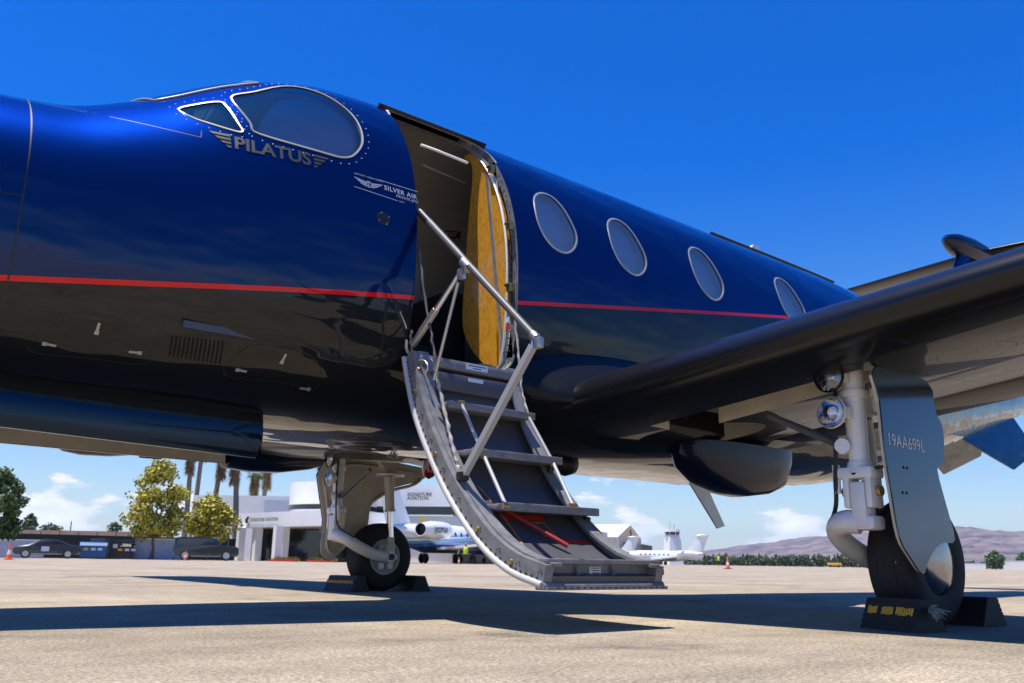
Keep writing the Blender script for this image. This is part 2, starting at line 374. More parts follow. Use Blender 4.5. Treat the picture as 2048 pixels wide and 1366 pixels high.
# outlines (x, z) taken from the photograph
def px_loop(pix, n=5): return smooth_loop([(lambda p: (p[0], p[2]))(hit(*q)) for q in pix], n)
w1 = [(1020+a/2.926, 340+b/2.926) for a, b in ((152, 190), (165, 150), (205, 141), (260, 165), (315, 222), (362, 300), (394, 375), (397, 430), (375, 470), (335, 487), (288, 473), (240, 430), (198, 365), (168, 285))]
win_shape = px_loop(w1, 4); win_c = win_shape.mean(0); win_shape = win_shape-win_c
win_x = [hit(*q)[0] for q in ((1113, 447), (1257, 498), (1417, 556), (1588, 620))]; win_z = win_c[1]
CW = [(462, 195), (510, 183), (575, 172), (630, 182), (685, 212), (715, 245), (725, 282), (712, 306), (690, 315), (650, 306), (520, 268), (500, 245)]
SWN = [(356, 218), (395, 208), (438, 203), (452, 212), (475, 245), (485, 262), (470, 262), (420, 247), (385, 235)]
cock = px_loop(CW, 4); cock2 = px_loop(SWN, 3)
DX0, DX1 = -1.785, -1.150
door_loop = []
for th in np.linspace(0, PI/2, 7): door_loop.append((DX1-.11+.11*math.sin(th), 2.60-.17+.17*math.cos(th)))
for th in np.linspace(0, PI/2, 5): door_loop.append((DX1-.08+.08*math.cos(th), 1.19+.08-.08*math.sin(th)))
for th in np.linspace(0, PI/2, 5): door_loop.append((DX0+.05-.05*math.sin(th), 1.19+.05-.05*math.cos(th)))
for th in np.linspace(0, PI/2, 5): door_loop.append((DX0+.06-.06*math.cos(th), 2.60-.06+.06*math.sin(th)))
door_loop = np.array(door_loop)

def loft(off, x0, x1, nx, nt, flip=False):
    th = np.linspace(0, 2*PI, nt, endpoint=False)
    # even spacing along the girth
    b = MB(); G = []
    for x in np.linspace(x0, x1, nx) if not isinstance(nx, list) else nx:
        dense = np.array([skin_ang(x, t, -off) for t in np.linspace(0, 2*PI, 361)])
        L = np.concatenate([[0], np.cumsum(np.linalg.norm(np.diff(dense, axis=0), axis=1))])
        G.append(np.stack([np.interp(np.linspace(0, L[-1], nt, endpoint=False), L, dense[:, k]) for k in range(3)], 1))
    b.grid(G, close_v=True, cap=True); return b
xs_l = list(np.linspace(-5.75, -3.5, 20))+list(np.arange(-3.42, 2.7, .075))+list(np.linspace(2.8, 7.8, 34))
outer = loft(0, 0, 0, xs_l, 104); cav = loft(.045, 0, 0, list(np.arange(-2.86, 3.0, .10)), 72)
fb = MB(); fb.add(outer.v, [f[::-1] for f in outer.f])
fus = fb.build('fuselage', 'paint', plane)
cavo = MB().add(cav.v, cav.f).build('cavity', 'liner')
bmq = bmesh.new(); bmq.from_mesh(cavo.data); bmesh.ops.reverse_faces(bmq, faces=bmq.faces[:])
tmp = bpy.data.meshes.new('t'); bmq.to_mesh(tmp); bmq.free()
bmq = bmesh.new(); bmq.from_mesh(fus.data); bmq.from_mesh(tmp); bmq.to_mesh(fus.data); bmq.free()
bpy.data.objects.remove(cavo)
ct = MB()
def cut_prism(loop, y0, y1): ct.prism([(p[0], y0, p[1]) for p in loop], (0, y1-y0, 0))
for x in win_x: cut_prism(win_shape+np.array([x, win_z]), -1.3, 1.3)
for lp in (cock, cock2): cut_prism(lp, -1.3, -.2); cut_prism(lp, .2, 1.3)
cut_prism(door_loop, -1.3, -.25)
def ws_grid(sg, off, ins):
    return [[skin_ang(-3.0+.06*v+u*(.52-.04*v), PI/2-sg*(.05+v*(.56-.10*u)), off) for v in np.linspace(ins, 1-ins, 7)] for u in np.linspace(ins, 1-ins, 7)]
for sg in (-1, 1):
    a_, c_ = ws_grid(sg, .06, .03), ws_grid(sg, -.10, .03); o_ = len(ct.v); n7 = 7
    fs = [(i*7+j, i*7+j+1, (i+1)*7+j+1, (i+1)*7+j) for i in range(6) for j in range(6)]; fs += [tuple(49+q for q in f[::-1]) for f in fs]
    rim = [(0, j) for j in range(6)]+[(i, 6) for i in range(6)]+[(6, j) for j in range(6, 0, -1)]+[(i, 0) for i in range(6, 0, -1)]
    rim = [i*7+j for i, j in rim]; fs += [(rim[k], 49+rim[k], 49+rim[(k+1) % 24], rim[(k+1) % 24]) for k in range(24)]
    ct.add([p for row in a_ for p in row]+[p for row in c_ for p in row], fs)
cut = ct.build('cutter', 'grey')
md = fus.modifiers.new('b', 'BOOLEAN'); md.object = cut; md.operation = 'DIFFERENCE'; md.solver = 'EXACT'
dg = bpy.context.evaluated_depsgraph_get(); me2 = bpy.data.meshes.new_from_object(fus.evaluated_get(dg)); fus.modifiers.clear(); fus.data = me2
bpy.data.objects.remove(cut)
me2.materials.clear()
for q in ('paint', 'liner', 'grey'): me2.materials.append(MT[q])
co = np.array([v.co[:] for v in me2.vertices]); fv = np.array([Fimp(p) for p in co])
on = np.abs(fv) < .012; mi = []
for p in me2.polygons:
    k = [on[i] for i in p.vertices]
    if all(k): mi.append(0)
    elif not any(k): mi.append(1)
    else: mi.append(2)
me2.polygons.foreach_set('material_index', mi); me2.polygons.foreach_set('use_smooth', [True]*len(mi))
gr = {i: grad(co[i]) for i in np.nonzero(on)[0]}
nrm = []
for p in me2.polygons:
    sm = mi[p.index] == 0 and abs(p.normal.x) < .98
    for i in p.vertices: nrm.append(tuple(gr[i]) if sm and i in gr else tuple(p.normal))
me2.normals_split_custom_set(nrm)

# strips that follow the skin: seams, gaskets
def skin_strip(name, pts, w, off, mat, parent=plane, h=.0):
    P = np.array(pts); Nn = np.array([grad(p) for p in P]); T = np.gradient(P, axis=0); B = np.cross(Nn, T); B /= np.linalg.norm(B, axis=1)[:, None]
    b = MB(); b.grid([[P[i]+Nn[i]*off-B[i]*w/2, P[i]+Nn[i]*(off+h)-B[i]*w*.3, P[i]+Nn[i]*(off+h)+B[i]*w*.3, P[i]+Nn[i]*off+B[i]*w/2] for i in range(len(P))])
    return b.build(name, mat, parent, smooth=60)
def on_skin(poly2, off=0.0, side=-1): return [np.array([p[0], (skin_y(p[0], p[1])-off)*(1 if side < 0 else -1), p[1]]) for p in poly2]
seam_x = hit(45, 400)[0]
skin_strip('cowling_seam', [skin_ang(seam_x, t) for t in np.linspace(PI*.45, PI*1.5, 60)], .006, .0015, 'black')
skin_strip('cowling_joint', [hit(*p) for p in ((-60, 374), (0, 384), (46, 392))], .005, .0015, 'black')
skin_strip('panel_seam', crom([hit(*p) for p in ((76, 206), (160, 222), (250, 240), (330, 258), (402, 275))], 4), .003, .001, 'black')
skin_strip('panel_seam', [hit(*p) for p in ((402, 275), (403, 262))], .003, .001, 'black')

# windows
def window(nm, loop, side, gl, inset=.006, fr=.012, trim='trim', seal=True):
    rings = inside_poly(loop, 6); b = MB(); b.grid([on_skin(r, -inset, side) for r in rings], close_v=True); w = b.build(nm, gl, plane, smooth=80)
    o1, i1 = offset_loop(loop, fr), offset_loop(loop, -.004)
    f = MB(); f.grid([on_skin(i1, -inset*.6, side), on_skin(i1, .003, side), on_skin(offset_loop(loop, fr*.5), .005, side), on_skin(o1, .0015, side)], close_v=True); f.build('window_frame', trim, w, smooth=50)
    return w
for x in win_x:
    L2 = win_shape+np.array([x, win_z])
    for side in (-1, 1):
        w = window('cabin_window', L2, side, 'wglass', .003, .008, 'trim')
        sg = -1 if side < 0 else 1; cL = L2.mean(0); Ls = cL+(L2-cL)*.95
        s = MB(); s.grid([on_skin(offset_loop(L2, .003), -.006, side), on_skin(cL+(L2-cL)*.985, -.03, side), on_skin(Ls, -.058, side)], close_v=True); s.build('window_reveal', 'reveal', w, smooth=60)
        s = MB(); s.grid([on_skin(r, -.057, side) for r in inside_poly(Ls, 4)], close_v=True); s.build('window_shade', 'shade', w, smooth=60)
for lp in (cock, cock2):
    for side in (-1, 1): window('cockpit_window', lp, side, 'glass', .006, .006, 'trim')
# windscreen panes wrap over the nose ahead of the cockpit roof
for sg in (-1, 1):
    b = MB(); G = []
    for u in np.linspace(0, 1, 9):
        row = []
        for v in np.linspace(0, 1, 9):
            th = PI/2-sg*(.05+v*(.56-.10*u)); x = -3.0+.06*v+u*(.52-.04*v); row.append(skin_ang(x, PI-th if False else th, .004))
        G.append(row)
    b.grid(G); ws = b.build('windscreen', 'glass', plane, smooth=60)
    E_ = [G[i][0] for i in range(9)]+G[8][1:]+[G[i][8] for i in range(7, -1, -1)]+G[0][7:0:-1]
    E_ = np.array(E_+E_[:1]); MB().tube(E_, .006, 6, caps=False).build('windscreen_frame', 'trim', ws, smooth=60)
# rivets round the cockpit glazing
rv = MB()
def rivet(p, r=.0035, b=rv):
    n = grad(p); u = np.cross(n, (1, 0, 0)); u /= np.linalg.norm(u); w = np.cross(n, u)
    b.add([p+n*.002]+[p+n*.0006+r*(math.cos(a)*u+math.sin(a)*w) for a in np.linspace(0, 2*PI, 7)[:-1]], [(0, k+1, (k+1) % 6+1) for k in range(6)])
for lp, d in ((cock, .035), (cock2, .03)):
    o = offset_loop(lp, d); L = np.concatenate([[0], np.cumsum(np.linalg.norm(np.diff(o, axis=0), axis=1))])
    for s_ in np.arange(0, L[-1], .045):
        x, z = np.interp(s_, L, o[:, 0]), np.interp(s_, L, o[:, 1]); rivet(np.array([x, skin_y(x, z), z]))
for k in range(26):
    for y_ in (300, 330):
        p = hit(300+k*10, 196-k*1.6)
        if p is not None: rivet(p)
tag(rv.build('rivet_row', 'lgrey', plane), kind='stuff')

# decals
def skin_text(name, txt, size, x0, z0, slope, mat, bold=0, spacing=1.0, shear=0):
    vs, fs = text_geo(txt, size, bold, 'LEFT', spacing); out = []
    for v in vs:
        x = x0+v[0]; z = z0+v[1]+slope*v[0]; out.append((x, skin_y(x, z)-.003, z))
    return MB().add(out, fs).build(name, mat, plane, fixn=False)
a_ = hit(468, 296); b_ = hit(622, 331)
tw = text_geo('PILATUS', .1, .0022)[0][:, 0].max(); sc_ = (b_[0]-a_[0])/tw
skin_text('maker_lettering', 'PILATUS', .1*sc_, a_[0], a_[2], (b_[2]-a_[2])/(b_[0]-a_[0]), 'decal', .0025)
def bars(cx, cz, w, h, sgn, nm):
    b = MB()
    for k in range(4):
        z = cz+h*(1.5-k)/4*1.1; L = w*(1-.24*k); x0, x1 = (cx-L, cx) if sgn < 0 else (cx, cx+L); t = h*.17
        q = [(x0-sgn*0+(sgn*.0), z+t/2), (x1, z+t/2), (x1-(.012 if sgn > 0 else 0), z-t/2), (x0+(.012 if sgn < 0 else 0), z-t/2)]
        b.add([(x, skin_y(x, z_)-.003, z_) for x, z_ in q], [(0, 1, 2, 3)])
    return b.build(nm, 'decal', plane, fixn=False)
hh = .1*sc_*.72
bars(a_[0]-.012, a_[2]+hh*.5, .085, hh*1.15, -1, 'wing_emblem'); bars(b_[0]+.014, b_[2]+hh*.45, .075, hh*1.1, 1, 'wing_emblem')
s0 = hit(768, 379); s1 = hit(833, 399); sl = (s1[2]-s0[2])/(s1[0]-s0[0])
tw = text_geo('SILVER AIR', .1, 0, spacing=1.15)[0][:, 0].max(); k_ = (s1[0]-s0[0])/tw
skin_text('operator_lettering', 'SILVER AIR', .1*k_, s0[0], s0[2], sl, 'decalw', .0008, 1.15)
q = hit(792, 394); skin_text('operator_lettering', 'PRIVATE JETS', .055*k_, q[0], q[2], sl, 'decalw', .0004, 1.15)
q = hit(708, 348); skin_text('operator_lettering', 'AIRCRAFT OPERATED BY:', .036*k_, q[0], q[2], sl, 'decalw', 0, 1.1)
q = hit(797, 404); skin_text('operator_lettering', 'CERT', .036*k_, q[0], q[2], sl, 'decalw', 0, 1.1)
for p, r in (((757, 360), (835, 384)), ((708, 373), (795, 402))):
    skin_strip('decal_line', [hit(p[0]+(r[0]-p[0])*t, p[1]+(r[1]-p[1])*t) for t in np.linspace(0, 1, 6)], .003, .002, 'decalw')
em = hit(737, 369)
eb = MB()
for k in range(3):
    for sg in (-1, 1):
        L = .062-.014*k; z = em[2]+.010-.010*k; xa, xb = em[0]+sg*.016, em[0]+sg*(.016+L)
        eb.add([(x, skin_y(x, zz)-.003, zz) for x, zz in ((xa, z), (xb, z+.010), (xb-sg*.008, z+.004), (xa, z-.006))], [(0, 1, 2, 3)])
eb.grid([[(em[0]+r*math.cos(t), skin_y(em[0]+r*math.cos(t), em[2]+r*math.sin(t))-.003, em[2]+r*math.sin(t)) for t in np.linspace(0, 2*PI, 20)] for r in (.013, .017)])
eb.build('operator_emblem', 'decalw', plane, fixn=False)
skin_text('operator_lettering', 'S', .026, em[0]-.008, em[2]-.009, 0, 'decalw', .0006)
# round static vent
vc = hit(767, 438); vn = grad(vc); vu = np.cross(vn, (0, 0, 1)); vu /= np.linalg.norm(vu); vw = np.cross(vn, vu)
vb = MB(); ring = lambda r, h: [vc+vn*h+r*(math.cos(a)*vu+math.sin(a)*vw) for a in np.linspace(0, 2*PI, 25)[:-1]]
vb.grid([ring(.034, .0), ring(.033, .004), ring(.026, .004), ring(.024, .0015), ring(.001, .0015)], close_v=True); vt = vb.build('round_vent', 'black', plane, smooth=40)
sb_ = MB()
for k in range(4):
    a = k*PI/2+.5; c = vc+vn*.0045+.03*(math.cos(a)*vu+math.sin(a)*vw); sb_.tube([c, c+vn*.002], .004, 6)
tag(sb_.build('screw_heads', 'alu', vt), kind='stuff')

# access panels on the lower nose with three latches each, and a louvre between
def panel(pix, latches):
    P = smooth_loop([hit(*q) for q in pix], 4); b = MB()
    b_ = [p for p in P]; o = skin_strip('access_panel', b_+b_[:1], .004, .0012, 'black')
    for (x, y, ang) in latches:
        c = hit(x, y); n = grad(c); u = np.cross(n, (0, 0, 1)); u /= np.linalg.norm(u); w = np.cross(u, n); u2 = u*math.cos(ang)+w*math.sin(ang); w2 = np.cross(n, u2)
        R = np.stack([u2, w2, n], 1); lb = MB(); lb.box(c+n*.002-u2*.010, (.034, .010, .004), R); lb.box(c+n*.003+u2*.014, (.016, .016, .006), R); lb.build('latch', 'trim', o)
panel([(62, 702), (75, 662), (95, 638), (135, 627), (215, 636), (280, 655), (302, 688), (290, 727), (180, 716)], ((195, 658, -1.5), (97, 688, .1), (272, 704, 3.1)))
panel([(450, 750), (478, 706), (515, 690), (570, 697), (615, 708), (640, 735), (632, 776), (560, 764)], ((566, 718, -1.4), (481, 740, .1), (611, 777, 3.1)))
lv = MB()
for k in range(13):
    c0 = hit(345+k*8.4, 672+k*.9); c1 = hit(338+k*8.4, 712+k*1.3)
    P = [c0+(c1-c0)*t for t in np.linspace(0, 1, 5)]; P = [np.array([p[0], skin_y(p[0], p[2]), p[2]]) for p in P]
    lv.tube([p+grad(p)*.001 for p in P], .0035, 6)
lv.build('vent_louvre', 'graphite', plane, smooth=60)

# ------------------------------------------------------------------ door frame and cabin interior
def door_pt(p, inset): return np.array([p[0], skin_y(p[0], p[1])+inset, p[1]])
DL = door_loop
jb = MB(); ri = offset_loop(DL, -.014)
jb.grid([[door_pt(p, -.004) for p in offset_loop(DL, .012)], [door_pt(p, -.008) for p in DL], [door_pt(p, .05) for p in DL]], close_v=True)
jb.cur = 1
jb.grid([[door_pt(p, .05) for p in DL], [door_pt(p, .055) for p in ri], [door_pt(p, .075) for p in ri]], close_v=True)
fr_ = jb.build('door_frame', ['lgrey', 'grey'], plane, smooth=40)
for p in ((983, 338), (1020, 452), (1020, 575)):
    hb = MB(); c = pX(*p, DX1-.02); hb.box(c, (.03, .03, .045)); hb.tube([c+(-.012, -.010, .015), c+(-.012, .025, .015)], .009, 8); hb.build('latch_fitting', 'brass', fr_)
rb = MB()
for z in np.arange(1.3, 2.35, .035):
    for dx in (.0, .022): 
        if rng.random() < .8: rb.box((DX1-.014, skin_y(DX1, z)+.015+dx, z), (.006, .006, .006))
tag(rb.build('jamb_rivets', 'dgrey', fr_), kind='stuff')
sk = MB()
for k, (px, py, m_) in enumerate(((1014, 640, 0), (1016, 655, 1))):
    c = pX(px, py, DX1-.0365); sk.cur = m_; sk.box(c, (.002, .035, .028))
sk.build('jamb_sticker', ['placard', 'red'], fr_)
# rain gutter over the doorway and another along the aft roof
def gutter(pa, pb, yy):
    A, B = pY(*pa, yy), pY(*pb, yy); b = MB(); n = 14
    P = [A+(B-A)*t for t in np.linspace(0, 1, n)]; P = [np.array([p[0], p[1], 0]) for p in P]; pr = []
    for p in P:
        a, zc, t, bo = sect(p[0]); z = zc+(t-zc)*(1-(abs(p[1])/a)**NU)**(1/NU); q = np.array([p[0], p[1], z]); g_ = grad(q); s_ = np.cross(g_, (1, 0, 0))
        pr.append([q-g_*.006, q+g_*.022+s_*-.004, q+g_*.022+s_*.010, q-g_*.006+s_*.014])
    b.grid(pr, close_v=True, cap=True); return b.build('rain_gutter', 'black', plane)
gutter((757, 217), (970, 301), -.46); gutter((1422, 482), (1668, 582), -.36)
inb = MB()
yi = lambda z, x=-1.4: -(skin_y(x, z)+.06)
inb.box((-.0, 0, 1.16), (5.6, 1.5, .03)); inb.build('cabin_floor', 'dgrey', plane)
# cabin divider of burl veneer just aft of the door; a shadow's curve is cut into its lower inner outline
wp = []
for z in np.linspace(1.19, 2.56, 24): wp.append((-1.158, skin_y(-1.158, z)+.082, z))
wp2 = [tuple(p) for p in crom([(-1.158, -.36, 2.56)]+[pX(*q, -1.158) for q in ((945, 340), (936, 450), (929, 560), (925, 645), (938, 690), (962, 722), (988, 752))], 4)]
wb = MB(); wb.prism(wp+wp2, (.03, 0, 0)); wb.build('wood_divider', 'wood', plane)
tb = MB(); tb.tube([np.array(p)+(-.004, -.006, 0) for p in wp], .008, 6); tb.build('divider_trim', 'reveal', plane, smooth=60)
st = MB(); st.bbox((-1.55, .42, 1.42), (.5, .45, .14), .04); st.bbox((-1.33, .42, 1.75), (.14, .45, .65), .05); st.build('cabin_seat', 'black', plane, smooth=40)
for sg in (-1, 1):
    st = MB(); st.bbox((-2.3, .36*sg, 1.45), (.45, .42, .14), .04); st.bbox((-2.1, .36*sg, 1.8), (.14, .42, .7), .05); st.bbox((-2.09, .36*sg, 2.22), (.1, .24, .16), .03); st.build('pilot_seat', 'dgrey', plane, smooth=40)
gl = MB(); gl.box((-2.82, 0, 1.86), (.25, 1.2, .2)); gl.build('glareshield', 'black', plane)
scr = px_loop([(535, 262), (528, 240), (560, 200), (610, 195), (680, 222), (712, 262), (712, 298), (690, 308), (640, 298)], 3); sv = MB(); sv.grid([on_skin(r_, -.035, -1) for r_ in inside_poly(scr, 4)], close_v=True); sv.build('sun_shade', 'mauve', plane, smooth=60)
def hit_lining(px, py):          # first point of the cabin lining seen through the doorway
    d = ray(px, py); t_ = (skin_y(-1.5, 1.9)+.2-CAM[1])/d[1]
    for k in range(600):
        p = CAM+d*(t_+k*.005)
        if Fimp(p, .05) > 0: return p
    return p
e0 = hit_lining(892, 468); e1 = hit_lining(916, 470); ux_ = e1-e0; ux_ /= np.linalg.norm(ux_); nf = -ray(892, 468); nf /= np.linalg.norm(nf); uz_ = np.cross(nf, ux_); uz_ /= np.linalg.norm(uz_); uz_ = uz_ if uz_[2] > 0 else -uz_
nf = np.cross(ux_, uz_); nf = nf if nf@(CAM-e0) > 0 else -nf
eb = MB(); eb.box((e0+e1)/2+nf*.012, (np.linalg.norm(e1-e0)*1.25, .05, .006), np.stack([ux_, uz_, nf], 1)); ex = eb.build('exit_sign', 'dred', plane)
plane_text('exit_lettering', 'EXIT', .044, e0+nf*.017-uz_*.016-ux_*.01, ux_, uz_, 'placard', ex, .001)
sc0 = pY(872, 590, .15); st = MB(); st.bbox((sc0[0]+.05, .22, (1.2+sc0[2])/2), (.16, .48, sc0[2]-1.2), .05); st.bbox((sc0[0]-.2, .22, 1.42), (.5, .48, .14), .04); st.build('cabin_seat', 'seatdark', plane, smooth=40)
for za, pts_ in ((.0, [(842, 290), (870, 300), (900, 312), (935, 326)]), (.0, [(846, 330), (880, 345), (930, 366)])):
    MB().tube([hit_lining(*q)*1.0 for q in pts_], .008, 6).build('ceiling_trim', 'reveal', plane, smooth=60)

# ------------------------------------------------------------------ airstair door
stair = empty('airstair', (0, 0, 0), parent=plane)
prof = crom([(-.80, 1.165), (-.835, 1.06), (-.909, .886), (-1.03, .70), (-1.20, .494), (-1.41, .309), (-1.60, .205), (-1.79, .155)], 6)
tg = np.gradient(prof, axis=0); tg /= np.linalg.norm(tg, axis=1)[:, None]; nn = np.stack([tg[:, 1], -tg[:, 0]], 1)   # towards the tread side
if nn[10][1] < 0: nn = -nn
XA, XB = -1.79, -1.145
def sweep(name, o0, o1, xa, xb, mat, i0=0, i1=None, bev=0):
    i1 = i1 or len(prof); G = []
    for i in range(i0, i1):
        a, c = prof[i]+nn[i]*o0, prof[i]+nn[i]*o1; G.append([(xa, a[0], a[1]), (xb, a[0], a[1]), (xb, c[0], c[1]), (xa, c[0], c[1])])
    return MB().grid(G, close_v=True, cap=True).build(name, mat, stair, smooth=35)
sweep('outer_skin', 0, .014, XA+.01, XB-.01, 'graphite')
sweep('side_frame', .012, .085, XA+.004, XA+.045, 'grey'); sweep('side_frame', .012, .085, XB-.045, XB-.004, 'grey')
sweep('side_flange', .080, .092, XA+.03, XA+.085, 'grey'); sweep('side_flange', .080, .092, XB-.085, XB-.03, 'grey')
sweep('inner_pan', .014, .045, XA+.045, XB-.045, 'dgrey')
for xe in (XA, XB): MB().tube([(xe, prof[i][0]+nn[i][0]*.012, prof[i][1]+nn[i][1]*.012) for i in range(len(prof))], .013, 10).build('edge_seal', 'lgrey', stair, smooth=60)
MB().tube([(x, prof[-1][0]-.004, prof[-1][1]+.008) for x in np.linspace(XA, XB, 8)], .014, 10).build('edge_seal', 'grey', stair, smooth=60)
# rivets and lightening holes on the forward frame
rb = MB(); hb = MB()
for i in range(2, len(prof)-1):
    c = prof[i]+nn[i]*.03; rb.tube([(XA+.0045, *c), (XA+.001, *c)], .0045, 6)
    if i % 4 == 1:
        for d_ in ((.05, 0), (.06, .012), (.05, .02)):
            c = prof[i]+nn[i]*d_[0]+tg[i]*d_[1]; rb.tube([(XA+.0045, *c), (XA+.002, *c)], .003, 6)
    if i in (9, 19, 29, 36):
        c = prof[i]+nn[i]*.045; MB().tube([(XA+.006, *c), (XA-.004, *c)], [.012, .010], 10).build('latch_pin', 'brass', stair, smooth=50)
tag(rb.build('frame_rivets', 'black', stair), kind='stuff')
# top hinge beam with placards
tb_ = MB(); tb_.bbox((-1.465, -.865, 1.150), (.60, .10, .055), .018); tb_.build('hinge_beam', 'grey', stair, smooth=40)
pl_ = MB(); pl_.box((-1.44, -.9165, 1.155), (.13, .002, .032)); pl_.box((-1.46, -.935, 1.085), (.09, .002, .018)); pb_ = pl_.build('placard', 'placard', stair)
for k, w_ in enumerate((.105, .05)): MB().box((-1.44, -.918, 1.160-k*.012), (w_, .001, .004)).build('placard_print', 'navy', stair)
MB().bbox((-1.465, -.91, 1.06), (.50, .05, .09), .02).build('riser_beam', 'dgrey', stair, smooth=40)
# treads, each hinged from the pan, and the bottom step with its ribbed end box
TR = []
for (ye, z, dep, x0, x1) in ((-1.075, .925, .15, -1.715, -1.205), (-1.245, .700, .20, -1.70, -1.185), (-1.46, .462, .24, -1.69, -1.165)):
    b = MB(); b.bbox(((x0+x1)/2, ye+dep/2, z), (x1-x0, dep, .028), .006); t_ = b.build('tread', 'grey', stair, smooth=40); TR.append((ye, z, dep, x0, x1))
    b = MB(); b.bbox(((x0+x1)/2, ye+.003, z), (x1-x0+.004, .012, .034), .004); b.build('tread_nosing', 'alu', t_, smooth=40) if False else b.build('tread_nosing', 'grey', stair, smooth=40)
    b = MB(); b.tube([(x0-.05, ye+dep*.7, z-.006), (x1+.04, ye+dep*.7, z-.006)], .010, 10); b.build('tread_hinge', 'tube', stair, smooth=60)
b = MB(); b.bbox((-1.467, -1.70, .252), (.60, .20, .018), .006); b.build('bottom_tread', 'grey', stair, smooth=40)
b = MB(); b.box((-1.467, -1.755, .20), (.60, .008, .09)); b.box((-1.467, -1.79, .156), (.64, .07, .012)); b.build('end_plate', 'grey', stair)
for x in (-1.60, -1.41, -1.20): MB().prism([(x, -1.758, .246), (x, -1.80, .166), (x, -1.758, .162)], (.012, 0, 0)).build('end_rib', 'grey', stair)
b = MB(); b.box((-1.14, -1.765, .215), (.05, .03, .022)); b.build('end_stub', 'dgrey', stair)
b = MB(); b.box((-1.49, -1.7605, .215), (.06, .003, .036)); b.build('data_plate', 'placard', stair)
b = MB(); 
for k in range(4): b.box((-1.49+.002*k, -1.7625, .228-.009*k), (.046-.006*k, .001, .003))
b.build('data_plate_print', 'dgrey', stair)
b = MB()
for k in range(18): b.box((XA+.05+k*.033, -1.826, .158), (.006, .004, .006))
tag(b.build('end_rivets', 'black', stair), kind='stuff')
# warning markings on the pan under the lowest tread
def pan_pt(x, s, off=.047):
    i = s*(len(prof)-1); k = min(int(i), len(prof)-2); u = i-k; p = prof[k]*(1-u)+prof[k+1]*u; n_ = nn[k]; return np.array([x, p[0]+n_[0]*off, p[1]+n_[1]*off])
b = MB(); b.grid([[pan_pt(-1.66+.05*math.cos(t), .70+.075*math.sin(t)*1.5-.04, .048+.0) for t in np.linspace(-1.2, 1.4, 14)], [pan_pt(-1.66+.062*math.cos(t), .70+.085*math.sin(t)*1.5-.04, .048) for t in np.linspace(-1.2, 1.4, 14)]]); b.build('warning_arc', 'orange', stair)
b = MB(); b.tube([pan_pt(-1.62, .61, .060), pan_pt(-1.42, .78, .070)], .010, 10); b.build('release_lever', 'dredpaint', stair, smooth=60)
for (xa, xb, s_, w) in ((-1.70, -1.42, .835, .010), (-1.62, -1.38, .635, .016), (-1.40, -1.22, .72, .018)):
    b = MB(); b.grid([[pan_pt(x, s_, .0475) for x in np.linspace(xa, xb, 4)], [pan_pt(x, s_+w, .0475) for x in np.linspace(xa, xb, 4)]]); b.build('warning_band', 'red', stair)
b = MB(); f_ = lambda x, s_: pan_pt(x, s_, .049)
b.tube([f_(-1.47, .66), f_(-1.40, .66), f_(-1.39, .71), f_(-1.46, .71), f_(-1.47, .66)], .003, 5); b.build('warning_box', 'orange', stair)
# handrail on the forward side: sleeve, elbow, square strut, telescopic strut, rods
rx = XA+.03
A_ = pX(840, 424, rx); Bm = pX(932, 530, rx); Bq = pX(1068, 672, rx); Sb = pX(928, 950, rx)
b = MB(); b.tube([A_, A_+(Bq-A_)*.10], .019, 12); b.build('rail_socket', 'black', stair, smooth=60)
b = MB(); P = [A_+(Bq-A_)*t for t in np.linspace(.07, 1, 16)]; b.tube(P, [.0185 if t < 6 else .0165 for t in range(16)], 14); b.build('handrail', 'tube', stair, smooth=60)
b = MB(); b.tube([Bm+(A_-Bm)*.05, Bm+(Bq-Bm)*.05], .024, 14); b.build('rail_collar', 'alu', stair, smooth=60)
b = MB(); d_ = (Bq-A_)/np.linalg.norm(Bq-A_); b.tube([Bq-d_*.01, Bq+d_*.022], .020, 14); b.bbox(Bq+d_*.03+(0, -.004, -.012), (.03, .038, .045), .008); b.build('rail_elbow', 'alu', stair, smooth=50)
def square(pa, pb, w, nm, mat):
    pa, pb = np.array(pa), np.array(pb); z = (pb-pa)/np.linalg.norm(pb-pa); x = np.array((1., 0, 0)); x -= z*(x@z); x /= np.linalg.norm(x); y = np.cross(z, x)
    return MB().box((pa+pb)/2, (w, w, np.linalg.norm(pb-pa)), np.stack([x, y, z], 1)).build(nm, mat, stair)
ej = pX(1066, 692, rx); square(ej, Sb, .026, 'folding_strut', 'link'); MB().tube([ej+(0, 0, .02), ej-(0, 0, .012)], .013, 10).build('strut_knuckle', 'chrome', stair, smooth=60)
T0, T1 = pX(920, 545, rx), pX(826, 690, rx)
MB().tube([T0, (T0+T1)/2], .013, 12).build('gas_strut', 'chrome', stair, smooth=60); MB().tube([(T0+T1)/2, T1], .017, 12).build('gas_strut', 'alu', stair, smooth=60)
MB().bbox(pX(923, 548, rx), (.03, .035, .05), .008).build('strut_bracket', 'alu', stair, smooth=40)
MB().tube([pX(916, 565, rx), pX(868, 760, rx)], .0075, 8).build('tie_rod', 'alu', stair, smooth=60)
MB().bbox(Sb+(0, .01, -.005), (.04, .05, .04), .01).build('strut_foot', 'black', stair, smooth=40)
